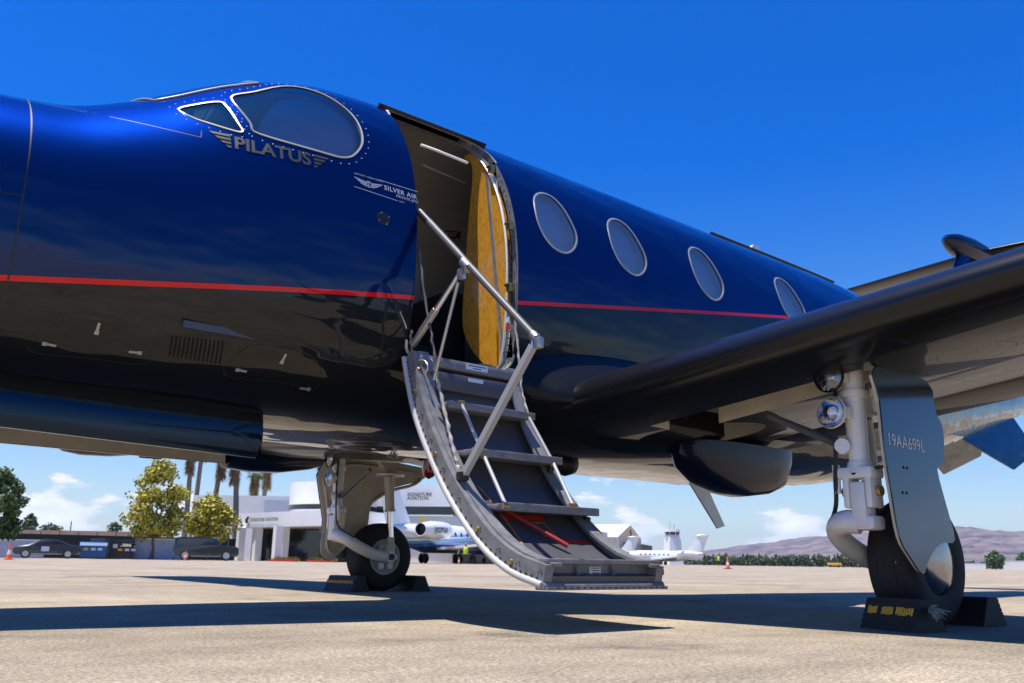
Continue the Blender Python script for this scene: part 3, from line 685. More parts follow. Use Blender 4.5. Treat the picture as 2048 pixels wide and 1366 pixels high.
# sheathed cables each side
def cable(pix, X, r, nm, mat='cable'):
    P = crom([pX(*q, X) for q in pix], 8); P[1:-1] += rng.normal(0, .0025, P[1:-1].shape); return MB().tube(P, [r*(1+.25*math.sin(i*1.9)) for i in range(len(P))], 8).build(nm, mat, stair, smooth=70)
cable([(838, 500), (852, 610), (868, 700), (872, 745)], XA+.03, .006, 'stay_cable', 'tube'); cable([(870, 735), (884, 800), (900, 870), (912, 920), (922, 952)], XA+.05, .008, 'stay_cable')
cable([(1018, 480), (1022, 560), (1030, 640)], DX1-.01, .005, 'stay_cable', 'black'); cable([(1030, 640), (1038, 720), (1046, 790), (1058, 832)], DX1-.02, .006, 'stay_cable')
cable([(822, 660), (822, 690), (830, 725), (838, 738)], XA+.02, .006, 'hinge_spring', 'brass')
MB().tube(crom([pX(*q, XA+.02) for q in ((832, 735), (838, 722), (850, 722), (856, 735), (850, 750))], 5), .004, 6).build('lanyard_ring', 'alu', stair, smooth=60)
b = MB(); c = pX(850, 722, XA+.05); b.prism([c+(0, .02, -.05), c+(0, -.03, -.05), c+(0, -.02, .0), c+(0, .0, .02)], (.035, 0, 0)); b.build('hinge_arm', 'grey', stair)
for (px0, px1, px2, r) in (((922, 806), (968, 912), (1012, 1012), .0085), ((1056, 832), (1106, 925), (1146, 1012), .0085)):
    P = [pY(*q, t[0]+.005) for q, t in zip((px0, px1, px2), TR)]
    MB().tube([P[0], P[1]], r, 8).build('tread_link', 'link', stair, smooth=60); MB().tube([P[1], P[2]], r, 8).build('tread_link', 'link', stair, smooth=60)
    for p in P: MB().tube([p+(-.016, 0, 0), p+(.016, 0, 0)], .012, 10).build('link_bolt', 'brass', stair, smooth=50)
for k, (ye, z, dep, x0, x1) in enumerate(TR[1:]):
    MB().tube([(x1-.02, ye+.05, z-.02), (x1-.02, ye+.06, z-.05)], .016, 8).build('tread_stop', 'black', stair, smooth=50)

# ------------------------------------------------------------------ wings
def airfoil(n, t, camber=.02):
    xs = (1-np.cos(np.linspace(0, PI, n)))/2
    yt = 5*t*(.2969*np.sqrt(xs)-.126*xs-.3516*xs**2+.2843*xs**3-.1030*xs**4); yc = camber*4*xs*(1-xs)
    up = np.stack([xs, yc+yt], 1)[::-1]; lo = np.stack([xs, yc-yt], 1)[1:-1]
    return np.vstack([up, lo])       # trailing edge over the top to the nose and back underneath
def wing_geo(q):                     # q = |y|
    u = (q-.85)/(8.05-.85)
    xl = -.90+.22*max(u, 0); ch = 2.16-1.16*max(u, 0); zc = 1.045+.088*(q-.85); return xl, ch, zc, .165-.03*max(u, 0)
def wing_sec(q, sg, n=33):
    xl, ch, zc, t = wing_geo(q); A = airfoil(n, t); return [(xl+p[0]*ch, sg*q, zc+p[1]*ch) for p in A]
def make_wing(sg):
    qs = [.55, .85, 1.2, 1.6, 2.0, 2.4, 2.8, 3.4, 4.2, 5, 6, 7, 7.7, 7.95, 8.08]
    G = []
    for q in qs:
        s = np.array(wing_sec(q, sg))
        if q > 7.7: c = s.mean(0); k = .8 if q < 8 else .3; s = c+(s-c)*np.array([.9 if q < 8 else .7, 1, k])
        G.append(s)
    w = MB().grid(G, close_v=True, cap=True).build('wing', 'graphite', plane)
    # wheel well: a round bay inboard with a slot for the leg
    cyl = MB(); ang = np.linspace(0, 2*PI, 33)[:-1]
    pts = [( -.02+.36*math.cos(a), sg*(1.12)+.36*math.sin(a), .70) for a in ang]; cyl.prism(pts, (0, 0, .42))
    slot = MB(); slot.prism([(-.52, sg*1.2, .70), (-.22, sg*1.2, .70), (-.26, sg*2.36, .70), (-.50, sg*2.36, .70)], (0, 0, .47))
    for k, c_ in enumerate((cyl, slot)):
        co_ = c_.build('cutter', 'cream'); w.data.materials.append(MT['cream']) if k == 0 else None
        md = w.modifiers.new('b', 'BOOLEAN'); md.object = co_; md.operation = 'DIFFERENCE'; md.solver = 'EXACT'
        dg = bpy.context.evaluated_depsgraph_get(); me = bpy.data.meshes.new_from_object(w.evaluated_get(dg)); w.modifiers.clear(); w.data = me; bpy.data.objects.remove(co_)
    me = w.data; me.materials.clear(); me.materials.append(MT['graphite']); me.materials.append(MT['cream'])
    mi = []
    for p in me.polygons:
        c = p.center; q = abs(c.y); inside = False
        if .7 < q < 2.4 and c.x < .6:
            xl, ch, zc, t = wing_geo(q); u = (c.x-xl)/ch
            if 0 < u < 1:
                yt = 5*t*(.2969*math.sqrt(u)-.126*u-.3516*u*u+.2843*u**3-.103*u**4); lo = zc+(.02*4*u*(1-u)-yt)*ch
                inside = c.z > lo+.012 and c.z < zc+.12 and (abs(p.normal.z) < .5 or c.z > lo+.05) and c.z < 1.185
                if inside and p.normal.z > .5: inside = False
        mi.append(1 if inside else 0)
    me.polygons.foreach_set('material_index', mi); me.polygons.foreach_set('use_smooth', [True]*len(mi)); me.set_sharp_from_angle(angle=math.radians(28))
    # rubber de-icing boot on the leading edge
    b = MB(); G = []
    for q in [.90, .93, 1.2, 1.6, 2.0, 2.4, 2.8, 3.4, 4.2, 5, 6, 7, 7.6]:
        xl, ch, zc, t = wing_geo(q); row = []; k_ = .6 if q < .91 else 1
        for v in np.linspace(-1, 1, 21):
            u = (v*v)*(.085 if v > 0 else .055)*k_; yt = 5*t*(.2969*math.sqrt(u)-.126*u-.3516*u*u+.2843*u**3); z = .02*4*u*(1-u)+(yt if v > 0 else -yt)
            e = .004*(1-v**8); row.append((xl+u*ch-e*(1-abs(v)), sg*q, zc+z*ch+(e if v > 0 else -e)*min(1, abs(v)*2)))
        G.append(row)
    b.grid(G); b.build('deice_boot', 'boot', w, smooth=50)
    # flap along the trailing edge, lightly drooped, and its gap
    b = MB(); G = []
    for q in (1.05, 2.2, 3.4, 5.2):
        xl, ch, zc, t = wing_geo(q); xt = xl+ch; row = [(xt-.42*ch/2.1, sg*q, zc-.006), (xt+.05, sg*q, zc-.03), (xt+.05, sg*q, zc-.036), (xt-.42*ch/2.1, sg*q, zc-.05), (xt-.46*ch/2.1, sg*q, zc-.03)]; G.append(row)
    b.grid(G, close_v=True, cap=True); b.build('flap', 'graphite', w, smooth=40)
    # rows of flush rivets and round tank panels underneath
    rv = MB()
    def under(q, u):
        xl, ch, zc, t = wing_geo(q); yt = 5*t*(.2969*math.sqrt(u)-.126*u-.3516*u*u+.2843*u**3-.103*u**4); return np.array([xl+u*ch, sg*q, zc+(.02*4*u*(1-u)-yt)*ch-.0012])
    for u in (.74, .765):
        for q in np.arange(1.3, 4.6, .035): c = under(q, u); rv.add([c+(a, b_, 0) for a, b_ in ((-.004, -.004), (.004, -.004), (.004, .004), (-.004, .004))], [(0, 1, 2, 3)])
    for q0 in (2.45,):
        for u in np.arange(.3, .98, .02): c = under(q0, u); rv.add([c+(a, b_, 0) for a, b_ in ((-.004, -.004), (.004, -.004), (.004, .004), (-.004, .004))], [(0, 1, 2, 3)])
    for (q0, u0, r) in ((1.75, .19, .13), (2.75, .30, .15), (1.35, .16, .09), (2.75, .62, .12)):
        for a in np.linspace(0, 2*PI, 40)[:-1]:
            q = q0+r*math.sin(a); u = u0+r*math.cos(a)/2.0; c = under(q, u); rv.add([c+(x, y, 0) for x, y in ((-.003, -.003), (.003, -.003), (.003, .003), (-.003, .003))], [(0, 1, 2, 3)])
    tag(rv.build('rivet_line', 'dgrey', w), kind='stuff')
    # blended root fairing ahead of and over the wing joint
    G = []
    for q, x0, x1, t, zc in ((.55, -1.22, 2.05, .66, 1.16), (.80, -1.17, 1.95, .60, 1.15), (.875, -1.08, 1.75, .47, 1.12), (.94, -.98, 1.5, .33, 1.08), (1.03, -.90, 1.30, .18, 1.06)):
        A = airfoil(29, t/(x1-x0), .0); G.append([(x0+p[0]*(x1-x0), sg*q, zc+p[1]*(x1-x0)) for p in A])
    b = MB(); b.grid(G, close_v=True, cap=True); fo = b.build('root_fairing', 'graphite', plane, smooth=60)
    return w
WL = make_wing(-1); WR = make_wing(1)
# seam and chipped paint on the port root fairing
sp = [(1160, 668), (1162, 690), (1170, 725), (1182, 755)]
def keel(nm, y, xs_, zb, zt, wd, mat='navy', blunt=True):      # boat-shaped fairing hung under the wing
    G = []
    for x, b_, t_, w_ in zip(xs_, zb, zt, wd):
        G.append([(x, y+w_*math.copysign(abs(math.cos(a))**.42, math.cos(a)), t_+(b_-t_)*max(0, -math.sin(a))**.8 if math.sin(a) < 0 else t_) for a in np.linspace(0, 2*PI, 41)[:-1]])
    return MB().grid(G, close_v=True, cap=True).build(nm, mat, plane, smooth=40)
kp = [pY(*q, -.98) for q in ((1372, 906), (1388, 934), (1418, 963), (1458, 984), (1500, 993), (1540, 989), (1563, 978), (1573, 948))]; kx = [p[0] for p in kp]
keel('underwing_fairing', -.90, kx, [p[2] for p in kp], [.96]*8, [.04, .09, .12, .145, .155, .155, .15, .13])
for sg in (-1, 1):
    keel('flap_track_fairing', 3.7*sg, [-.85, -.83, -.6, -.3, 0, .3], [1.08, 1.05, 1.03, 1.04, 1.09, 1.18], [1.2]*6, [.10, .12, .13, .12, .09, .03])
pd = MB(); pd.lathe([(.001, -1.42), (.09, -1.38), (.15, -1.25), (.18, -1.05), (.17, -.7), (.10, -.2), (.02, .2)], (0, 8.0, 1.68), axis=0, n=24); pd.build('radar_pod', 'navy', plane, smooth=60)
for sg in (-1, 1):
    c = np.array([-.55, 6.3*sg, 1.36]); MB().tube(crom([c+(0, 0, .10), c+(0, 0, .03), c+(-.02, 0, .005), c+(-.07, 0, 0), c+(-.27, 0, 0)], 4), .012, 8).build('pitot_tube', 'black', plane, smooth=60)

# ------------------------------------------------------------------ tail
fb = MB(); G = []
for z, x0, x1, t in ((2.5, 5.2, 7.75, .24), (3.0, 5.75, 7.9, .20), (3.9, 6.35, 8.05, .15)):
    A = airfoil(21, t/(x1-x0), 0); G.append([(x0+p[0]*(x1-x0), p[1]*(x1-x0), z) for p in A])
fb.grid(G, close_v=True, cap=True); fb.build('fin', 'paint', plane, smooth=40)
b = MB(); b.lathe([(.001, 6.02), (.07, 6.10), (.125, 6.3), (.15, 6.6), (.14, 7.2), (.09, 7.8), (.01, 8.35)], (0, 0, 3.97), axis=0, n=24); b.build('tail_bullet', 'navy', plane, smooth=60)
for sg in (-1, 1):
    G = []
    for q, x0, x1 in ((.02, 6.9, 7.8), (1.3, 7.06, 7.8), (2.58, 7.22, 7.8)):
        A = airfoil(21, .11, 0); G.append([(x0+p[0]*(x1-x0), sg*q, 4.02+p[1]*(x1-x0)) for p in A])
    MB().grid(G, close_v=True, cap=True).build('tailplane', 'boot', plane, smooth=40)
for sg in (-1, 1):
    MB().prism([(5.3, sg*.20, 1.56), (7.0, sg*.12, 1.95), (7.05, sg*.30, 1.55), (6.2, sg*.36, 1.28)], (0, .02*sg, 0)).build('ventral_strake', 'paint', plane)
MB().prism([pY(1486, 520, -.1), pY(1513, 526, -.1), pY(1519, 492, -.1), pY(1507, 489, -.1)], (0, .03, 0)).build('blade_antenna', 'white', plane)
for p in (((1380, 965), (1412, 968), (1450, 1052), (1436, 1057)),):
    MB().prism([pY(*q, 0) for q in p], (0, .015, 0)).build('blade_antenna', 'white', plane)
b = MB(); c = pY(1130, 928, -.25); b.lathe([(.001, -.10), (.06, -.06), (.075, 0), (.06, .06), (.001, .10)], c, axis=0, n=16); b.build('belly_beacon', 'black', plane, smooth=60)
b = MB(); c = pY(858, 940, -.2); b.lathe([(.001, -.05), (.03, -.035), (.04, 0), (.04, .05)], c, axis=2, n=16); b.build('anti_collision_light', 'dred', plane, smooth=60)

# ------------------------------------------------------------------ landing gear
def tyre_wheel(parent, c, w, r, rim_r, sg, cap):
    pr = [(rim_r, -w*.42), (rim_r+.02, -w*.46), (r*.82, -w*.50), (r*.93, -w*.42), (r*.985, -w*.28), (r, -w*.20), (r*.992, -w*.19), (r*.992, -w*.17), (r, -w*.16), (r, -.03), (r*.992, -.025), (r*.992, -.012), (r, -.007)]
    pr = pr+[(a, -h) for a, h in pr[::-1]]
    MB().lathe(pr, c, 1, 56).build('tyre', 'rubber', parent, smooth=40)
    hub = MB(); hub.lathe([(.001, w*.30), (.05, w*.32), (rim_r*.55, w*.26), (rim_r*.8, w*.30), (rim_r, w*.44), (rim_r+.008, w*.44), (rim_r+.008, -w*.44), (rim_r, -w*.44), (rim_r*.8, -w*.30), (.001, -w*.30)], c, 1, 40); hub.build('wheel_rim', 'lgrey', parent, smooth=35)
    if cap:
        b = MB(); y0 = sg*w*.46
        b.lathe([(.001, y0+sg*.018), (rim_r*.5, y0+sg*.015), (rim_r*.9, y0+sg*.006), (rim_r*1.06, y0-sg*.004), (rim_r*1.10, y0-sg*.012)], c, 1, 40); b.build('hub_cap', 'capchrome', parent, smooth=50)
def main_gear(sg):
    g = empty('main_gear', (0, 0, 0), parent=plane); Y = 2.28*sg
    wc = (0, Y-.0*sg, .272); tyre_wheel(g, wc, .216, .275, .135, sg, True)
    lx = -.42
    b = MB(); b.tube([(lx, Y, 1.19), (lx, Y, .66)], [.050, .041], 20); b.tube([(lx, Y, .985), (lx, Y, .955)], .058, 20); b.tube([(lx, Y, .68), (lx, Y, .63)], [.047, .06], 20); b.build('leg', 'white', g, smooth=40)
    b = MB(); b.bbox((lx, Y-.045*sg, .565), (.10, .03, .16), .012); b.bbox((lx, Y+.055*sg, .565), (.10, .03, .16), .012); b.bbox((lx, Y, .632), (.11, .16, .05), .015); b.build('fork', 'white', g, smooth=40)
    b = MB(); b.bbox((lx-.005, Y+.005*sg, .50), (.085, .068, .19), .014); b.bbox((lx+.01, Y+.0*sg, .425), (.10, .13, .06), .018); b.build('link_knuckle', 'white', g, smooth=40)
    b = MB(); b.tube([(lx, Y-.08*sg, .555), (lx, Y+.09*sg, .555)], .022, 14); b.build('pivot_pin', 'brass', g, smooth=40)
    arm = crom([(lx+.0, Y-.02*sg, .43), (lx-.01, Y-.085*sg, .43), (lx+.03, Y-.145*sg, .40), (lx+.13, Y-.165*sg, .345), (lx+.28, Y-.16*sg, .29), (.0, Y-.15*sg, .272)], 5)
    b = MB(); b.tube(arm, [.050]*8+[.046]*(len(arm)-8), 16); b.tube([(0, Y-.19*sg, .272), (0, Y-.03*sg, .272)], .045, 18); b.build('trailing_link', 'white', g, smooth=50)
    b = MB(); b.tube([(0, Y-.205*sg, .272), (0, Y-.19*sg, .272)], .026, 16); b.build('axle_end', 'black', g, smooth=40)
    # brake torque plate and calipers on the inboard side
    b = MB()
    for a in np.linspace(0, 2*PI, 7)[:-1]: b.bbox((.085*math.cos(a), Y-.105*sg, .272+.085*math.sin(a)), (.05, .03, .05), .01)
    b.build('brake_caliper', 'white', g, smooth=40)
    sx = -.10
    b = MB(); b.prism([(-.23, Y-.14*sg, 1.14), (-.05, Y-.14*sg, 1.14), (.02, Y-.14*sg, .93), (-.07, Y-.14*sg, .93)], (0, -.06*sg, 0)); b.build('shock_mount', 'cream', g)
    b = MB(); b.tube([(-.035, Y-.17*sg, .94), (-.035, Y-.17*sg, .925)], .12, 20); b.build('mount_disc', 'white', g, smooth=40)
    b = MB(); b.tube([(-.045, Y-.17*sg, .92), (-.02, Y-.17*sg, .66)], [.042, .038], 16); b.tube([(-.02, Y-.17*sg, .66), (-.018, Y-.17*sg, .635)], .044, 16); b.build('shock_body', 'cream', g, smooth=40)
    b = MB(); b.tube([(-.02, Y-.17*sg, .64), (-.0, Y-.17*sg, .42)], .024, 16); b.build('shock_piston', 'chrome', g, smooth=60)
    b = MB(); b.tube([(-.0, Y-.17*sg, .43), (.004, Y-.17*sg, .33)], .03, 14); b.bbox((.0, Y-.17*sg, .335), (.09, .03, .09), .02); b.build('shock_eye', 'cream', g, smooth=40)
    # side stay, landing light, hydraulics
    b = MB(); b.tube([(lx-.0, Y-.05*sg, .745), (lx+.03, Y+(-.45)*sg, .935)], [.02, .016], 12); b.build('side_stay', 'tube', g, smooth=50)
    b = MB(); b.tube([(lx-.03, Y-.05*sg, .745), (lx-.075, Y-.03*sg, .745)], .032, 16); b.build('stay_boss', 'white', g, smooth=40)
    for zz, yy in ((.885, -.055), (1.04, -.05)):
        cy = Y-(-.0)*sg+yy*(-1)*-1*sg if sg < 0 else Y+yy
        cy = Y+.045*(1 if sg < 0 else -1)
        lb = MB(); lb.lathe([(.066, -.02), (.070, -.012), (.066, .0), (.058, .012), (.03, .055), (.001, .06)], (lx-.105, cy, zz), 0, 28); L_ = lb.build('landing_light', 'white' if zz < 1 else 'black', g, smooth=50)
        b = MB(); b.lathe([(.001, .035), (.03, .028), (.050, .010), (.060, -.012)], (lx-.105, cy, zz), 0, 28); b.build('light_reflector', 'lens', g, smooth=60)
        b = MB(); b.lathe([(.001, -.024), (.03, -.021), (.061, -.014)], (lx-.105, cy, zz), 0, 28); b.build('light_glass', 'glass', g, smooth=60)
        b = MB(); b.bbox((lx-.055, Y, zz), (.05, .03, .05), .008); b.build('light_bracket', 'white', g, smooth=40)
    b = MB(); b.tube([(lx-.035, Y-.09*sg, .67), (lx-.035, Y-.09*sg, .55)], .016, 10); b.build('brake_valve', 'white', g, smooth=40)
    for k, off in enumerate((.052, .06)):
        P = crom([(lx-.04, Y-off*sg, 1.1), (lx-.05, Y-(off+.01)*sg, .85), (lx-.05, Y-(off+.03)*sg, .62), (lx-.03, Y-(off+.05)*sg, .50), (lx+.06, Y-(off+.14)*sg, .42)], 5); MB().tube(P, .006, 6).build('brake_hose', 'black', g, smooth=60)
    b = MB(); b.tube([(lx-.05, Y+.0*sg, .635), (lx+.0, Y+.12*sg, .655)], .008, 8); b.tube([(lx-.055, Y, .635), (lx-.05, Y, .635)], .014, 8); b.build('door_rod', 'black', g, smooth=50)
    # door carried outboard of the leg
    if sg < 0: out = [(-.50, 1.06), (-.487, .921), (-.482, .713), (-.455, .52), (-.424, .364), (-.35, .285), (-.262, .222), (-.215, .262), (-.15, .315), (-.06, .352), (.059, .367), (.01, .52), (-.038, .665), (.02, .70), (.055, .80), (.05, .875), (.0, .93), (-.05, 1.06)]
    else: out = [(-.482, 1.06), (-.468, .56), (-.475, .30), (-.38, .232), (-.29, .30), (-.204, .385), (-.10, .47), (-.055, .53), (-.032, .705), (.08, .80), (.211, .869), (.497, .955), (.497, 1.06)]
    yo = Y+.145*sg
    
    out = [tuple(p) for p in smooth_loop(out, 3)]
    def bend(z): return 0.
    Pa = np.array([(p[0], yo+bend(p[1]), p[1]) for p in out]); b = MB(); b.prism(Pa, (0, .006*sg, 0)); do = b.build('gear_door', 'doorblue', g)
    inn = MB(); c = Pa.mean(0); Pi = c+(Pa-c)*.985; inn.prism(Pi+np.array([0, -.014*sg, 0]), (0, .013*sg, 0)); inn.build('door_lining', 'cream', g)
    rb_ = MB(); Pr = c+(Pa-c)*.86; rb_.tube(np.vstack([Pr, Pr[:1]])+np.array([0, -.018*sg, 0]), .014, 8, caps=False); rb_.build('door_stiffener', 'cream', g, smooth=50)
    if sg < 0:
        a0 = pY(1775, 876, yo-.004); a1 = pY(1850, 892, yo-.004)
        tw = text_geo('19AA699L', .1, 0)[0][:, 0].max(); k_ = np.linalg.norm(a1-a0)/tw
        o_ = pY(1774, 884, yo-.006); plane_text('door_lettering', '19AA699L', .1*k_*1.0, o_+(0, -.0012, -.012), a1-a0, (0, 0, 1), 'placard', g, .0006)
        b = MB()
        for q in ((1808, 935), (1815, 936), (1806, 985), (1814, 986), (1790, 1125)): c_ = pY(*q, yo-.0065); b.tube([c_, c_+(0, -.003, 0)], .006, 8)
        b.build('door_fastener', 'navy', g)
    return g
main_gear(-1); main_gear(1)
ng = empty('nose_gear', (0, 0, 0), parent=plane)
tyre_wheel(ng, (-3.58, 0, .222), .16, .222, .10, -1, False)
b = MB(); b.tube([(-3.50, 0, .92), (-3.55, 0, .50)], .045, 16); b.bbox((-3.55, 0, .49), (.12, .24, .06), .02)
for s_ in (-1, 1): b.bbox((-3.565, s_*.105, .35), (.07, .03, .30), .01)
b.tube([(-3.58, -.13, .222), (-3.58, .13, .222)], .025, 12); b.build('leg', 'white', ng, smooth=40)
b = MB(); b.tube([(-3.52, 0, .72), (-3.0, 0, .90)], .022, 12); b.build('drag_stay', 'white', ng, smooth=50)
for sg in (-1, 1):
    xe = -2.235 if sg < 0 else -2.14
    zt, zb0, zb1 = .895, (.735 if sg < 0 else .735), (.70 if sg < 0 else .725)
    G = []
    for x, zb in ((-4.0, zb0+.02), (-3.35, zb0), (xe-.02, zb1), (xe, zb1+.015)):
        G.append([(x, sg*.30, zt), (x, sg*.315, (zt+zb)/2), (x, sg*.30, zb), (x, sg*.285, zb), (x, sg*.297, (zt+zb)/2), (x, sg*.285, zt)])
    b = MB(); b.grid(G, close_v=True, cap=True); nd = b.build('nose_gear_door', 'doornavy', plane, smooth=30)
    b = MB(); b.grid([[(x, sg*.284, zt-.01), (x, sg*.293, (zt+zb)/2), (x, sg*.281, zb+.002)] for x, zb in ((-3.98, zb0+.02), (-3.35, zb0), (xe-.03, zb1))]); b.build('door_lining', 'cream', nd, smooth=50)

# ------------------------------------------------------------------ propeller and exhaust (ahead of the frame)
pr = empty('propeller', (0, 0, 0), parent=plane)
b = MB(); b.lathe([(.001, -6.35), (.08, -6.27), (.19, -6.05), (.27, -5.86), (.29, -5.77)], (0, 0, 1.56), 0, 32); b.build('spinner', 'alu', pr, smooth=60)
for k in range(4):
    a = PI/4+k*PI/2; R = np.array([[1, 0, 0], [0, math.cos(a), -math.sin(a)], [0, math.sin(a), math.cos(a)]]); G = []
    for r, ch, tw_ in ((.2, .10, 1.1), (.5, .20, .8), (.9, .22, .5), (1.2, .17, .35), (1.32, .06, .3)):
        A = airfoil(13, .09, .02)-np.array([.4, 0]); G.append([R@np.array([p[1]*ch*math.cos(tw_)+p[0]*ch*math.sin(tw_), p[0]*ch*math.cos(tw_)-p[1]*ch*math.sin(tw_), r])+np.array([-5.95, 0, 1.56]) for p in A])
    MB().grid(G, close_v=True, cap=True).build('blade', 'black', pr, smooth=50)
for sg in (-1, 1): MB().tube(crom([(-5.1, sg*.40, 1.55), (-4.95, sg*.60, 1.50), (-4.75, sg*.70, 1.44), (-4.5, sg*.74, 1.40)], 4), .10, 16, caps=False).build('exhaust_stack', 'alu', plane, smooth=60)

# ------------------------------------------------------------------ wheel chocks
def chock(name, loc, rz, L, label, text=True, tuft=True):
    r = empty(name, (*loc, 0), rz); b = MB(); w0, w1, h = .09, .038, .118; pts = [(-w0, .002)]
    for k in range(6):
        u0, u1 = k/6, (k+.75)/6; f = lambda u: (-w0+(w0-w1)*u, .006+h*u)
        pts += [f(u0), f(u1), (f(u1)[0]+.006, f(u1)[1]), (f(u1)[0]+.006, f(u1+.04)[1])]
    left = pts; right = [(-x, z) for x, z in left[::-1]]
    P = [(x, -L/2, z) for x, z in left+right]; b.prism(P, (0, L, 0)); b.build('chock_block', 'chock', r)
    if text:
        for y0, y1 in ((-.42, -.10), (-.06, .16), (.24, .42)):
            n = 7; b = MB()
            for k in range(n):
                ya = L*(y0+(y1-y0)*k/n); yb = L*(y0+(y1-y0)*(k+.82)/n); z0, z1 = .060+random.uniform(0, .006), .094-random.uniform(0, .006)
                xx = lambda z: -w0+(w0-w1)*(z-.006)/h-.003
                b.add([(xx(z0), ya, z0), (xx(z0), yb, z0), (xx(z1), yb, z1), (xx(z1), ya, z1)], [(0, 1, 2, 3)])
            tag(b.build('worn_lettering', 'yellow', r), kind='stuff')
    if tuft:
        b = MB()
        for k in range(60):
            a = rng.normal(0, .5, 3); p = np.array([0, -L/2, .085]); q = p+np.array([a[0]*.035, -.03-abs(a[1])*.035, a[2]*.035-.012]); b.tube([p, (p+q)/2+(0, 0, .006), q], .0022, 4, caps=False)
        tag(b.build('rope_tuft', 'rope', r), kind='stuff')
    tag(r, label, 'chock', 'wheel chocks'); return r
chock('wheel_chock', (-.335, -2.36), math.radians(-14), .27, 'black rubber chock with worn yellow lettering ahead of the wheel with the numbered door')
chock('wheel_chock', (.31, -2.33), math.radians(172), .27, 'black rubber chock behind the wheel with the numbered door')
c1 = chock('wheel_chock', (-.335, 2.20), math.radians(8), .36, 'black rubber chock with faded orange band ahead of the far main wheel', text=False, tuft=False)
b = MB(); b.box((-.0672, 0, .075), (.004, .34, .022)); b.build('faded_band', 'orange', c1)
chock('wheel_chock', (.27, 2.20), math.radians(176), .36, 'plain black rubber chock behind the far main wheel', text=False, tuft=False)

# ------------------------------------------------------------------ background helpers
def zat(px, py, D):
    d = ray(px, py); return CAM[2]+d[2]/np.hypot(d[0], d[1])*D
def frame(px, D):
    p = bear(px, D); b_ = (p-CAM)[:2]; b_ /= np.linalg.norm(b_); return p, np.array([b_[1], -b_[0], 0.]), np.array([b_[0], b_[1], 0.])
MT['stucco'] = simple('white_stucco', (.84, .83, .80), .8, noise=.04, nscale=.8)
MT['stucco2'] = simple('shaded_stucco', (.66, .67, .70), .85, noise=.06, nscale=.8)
MT['blockwall'] = simple('pale_block_wall', (.42, .43, .50), .9, noise=.10, nscale=2)
MT['bark'] = simple('bark', (.16, .12, .09), .9, noise=.3, nscale=6)
MT['palmbark'] = simple('palm_bark', (.17, .14, .12), .9, noise=.35, nscale=5)
MT['darkglass'] = simple('dark_glazing', (.015, .018, .022), .08, coat=.5)
MT['roof'] = simple('tan_roof', (.42, .29, .19), .8, noise=.12, nscale=.7)
MT['fence'] = simple('fence_screen', (.022, .028, .03), .9, noise=.2, nscale=3)
MT['fpost'] = simple('green_post', (.06, .20, .16), .6)
MT['carblack'] = simple('black_car_paint', (.012, .013, .017), .25, coat=1)
MT['cargrey'] = simple('slate_car_paint', (.035, .040, .055), .25, metal=.4, coat=1)
MT['carglass'] = simple('tinted_glass', (.02, .024, .03), .06, coat=1)
MT['blue'] = simple('blue_bin', (.02, .10, .26), .5, noise=.15, nscale=3)
MT['cone'] = simple('cone_orange', (.85, .13, .02), .55)
MT['hivis'] = simple('hi_vis_yellow', (.55, .75, .04), .7)
MT['skin'] = simple('skin', (.36, .21, .14), .6)
MT['denim'] = simple('dark_trousers', (.03, .035, .05), .8)
MT['jetwhite'] = simple('white_jet_paint', (.78, .79, .80), .25, coat=.8)
MT['hills'] = simple('dry_hills', (.165, .115, .09), .95, noise=.75, nscale=.006)
MT['cream2'] = simple('cream_hangar', (.60, .56, .47), .7, noise=.05, nscale=.3)
MT['hroof'] = simple('white_roof', (.74, .73, .70), .6)
def leafmat(name, col, var):
    M, t, b = newmat(name); g = N(t, 'ShaderNodeNewGeometry'); mx = N(t, 'ShaderNodeMix', data_type='RGBA')
    mx.inputs[6].default_value = (*[c*(1-var) for c in col], 1); mx.inputs[7].default_value = (*[min(1, c*(1+var)) for c in col], 1)
    t.links.new(g.outputs['Random Per Island'], mx.inputs[0]); t.links.new(mx.outputs[2], b.inputs['Base Color']); b.inputs['Roughness'].default_value = .6
    b.inputs['Transmission Weight'].default_value = 0; return M
MT['leafy'] = leafmat('yellow_green_leaves', (.36, .32, .03), .5)
MT['leafd'] = leafmat('dark_green_leaves', (.065, .115, .028), .5)
MT['leafg'] = leafmat('olive_leaves', (.06, .085, .03), .45)
MT['palm'] = leafmat('palm_fronds', (.10, .13, .03), .4)
MT['skirt'] = leafmat('dead_palm_fronds', (.30, .18, .06), .5)

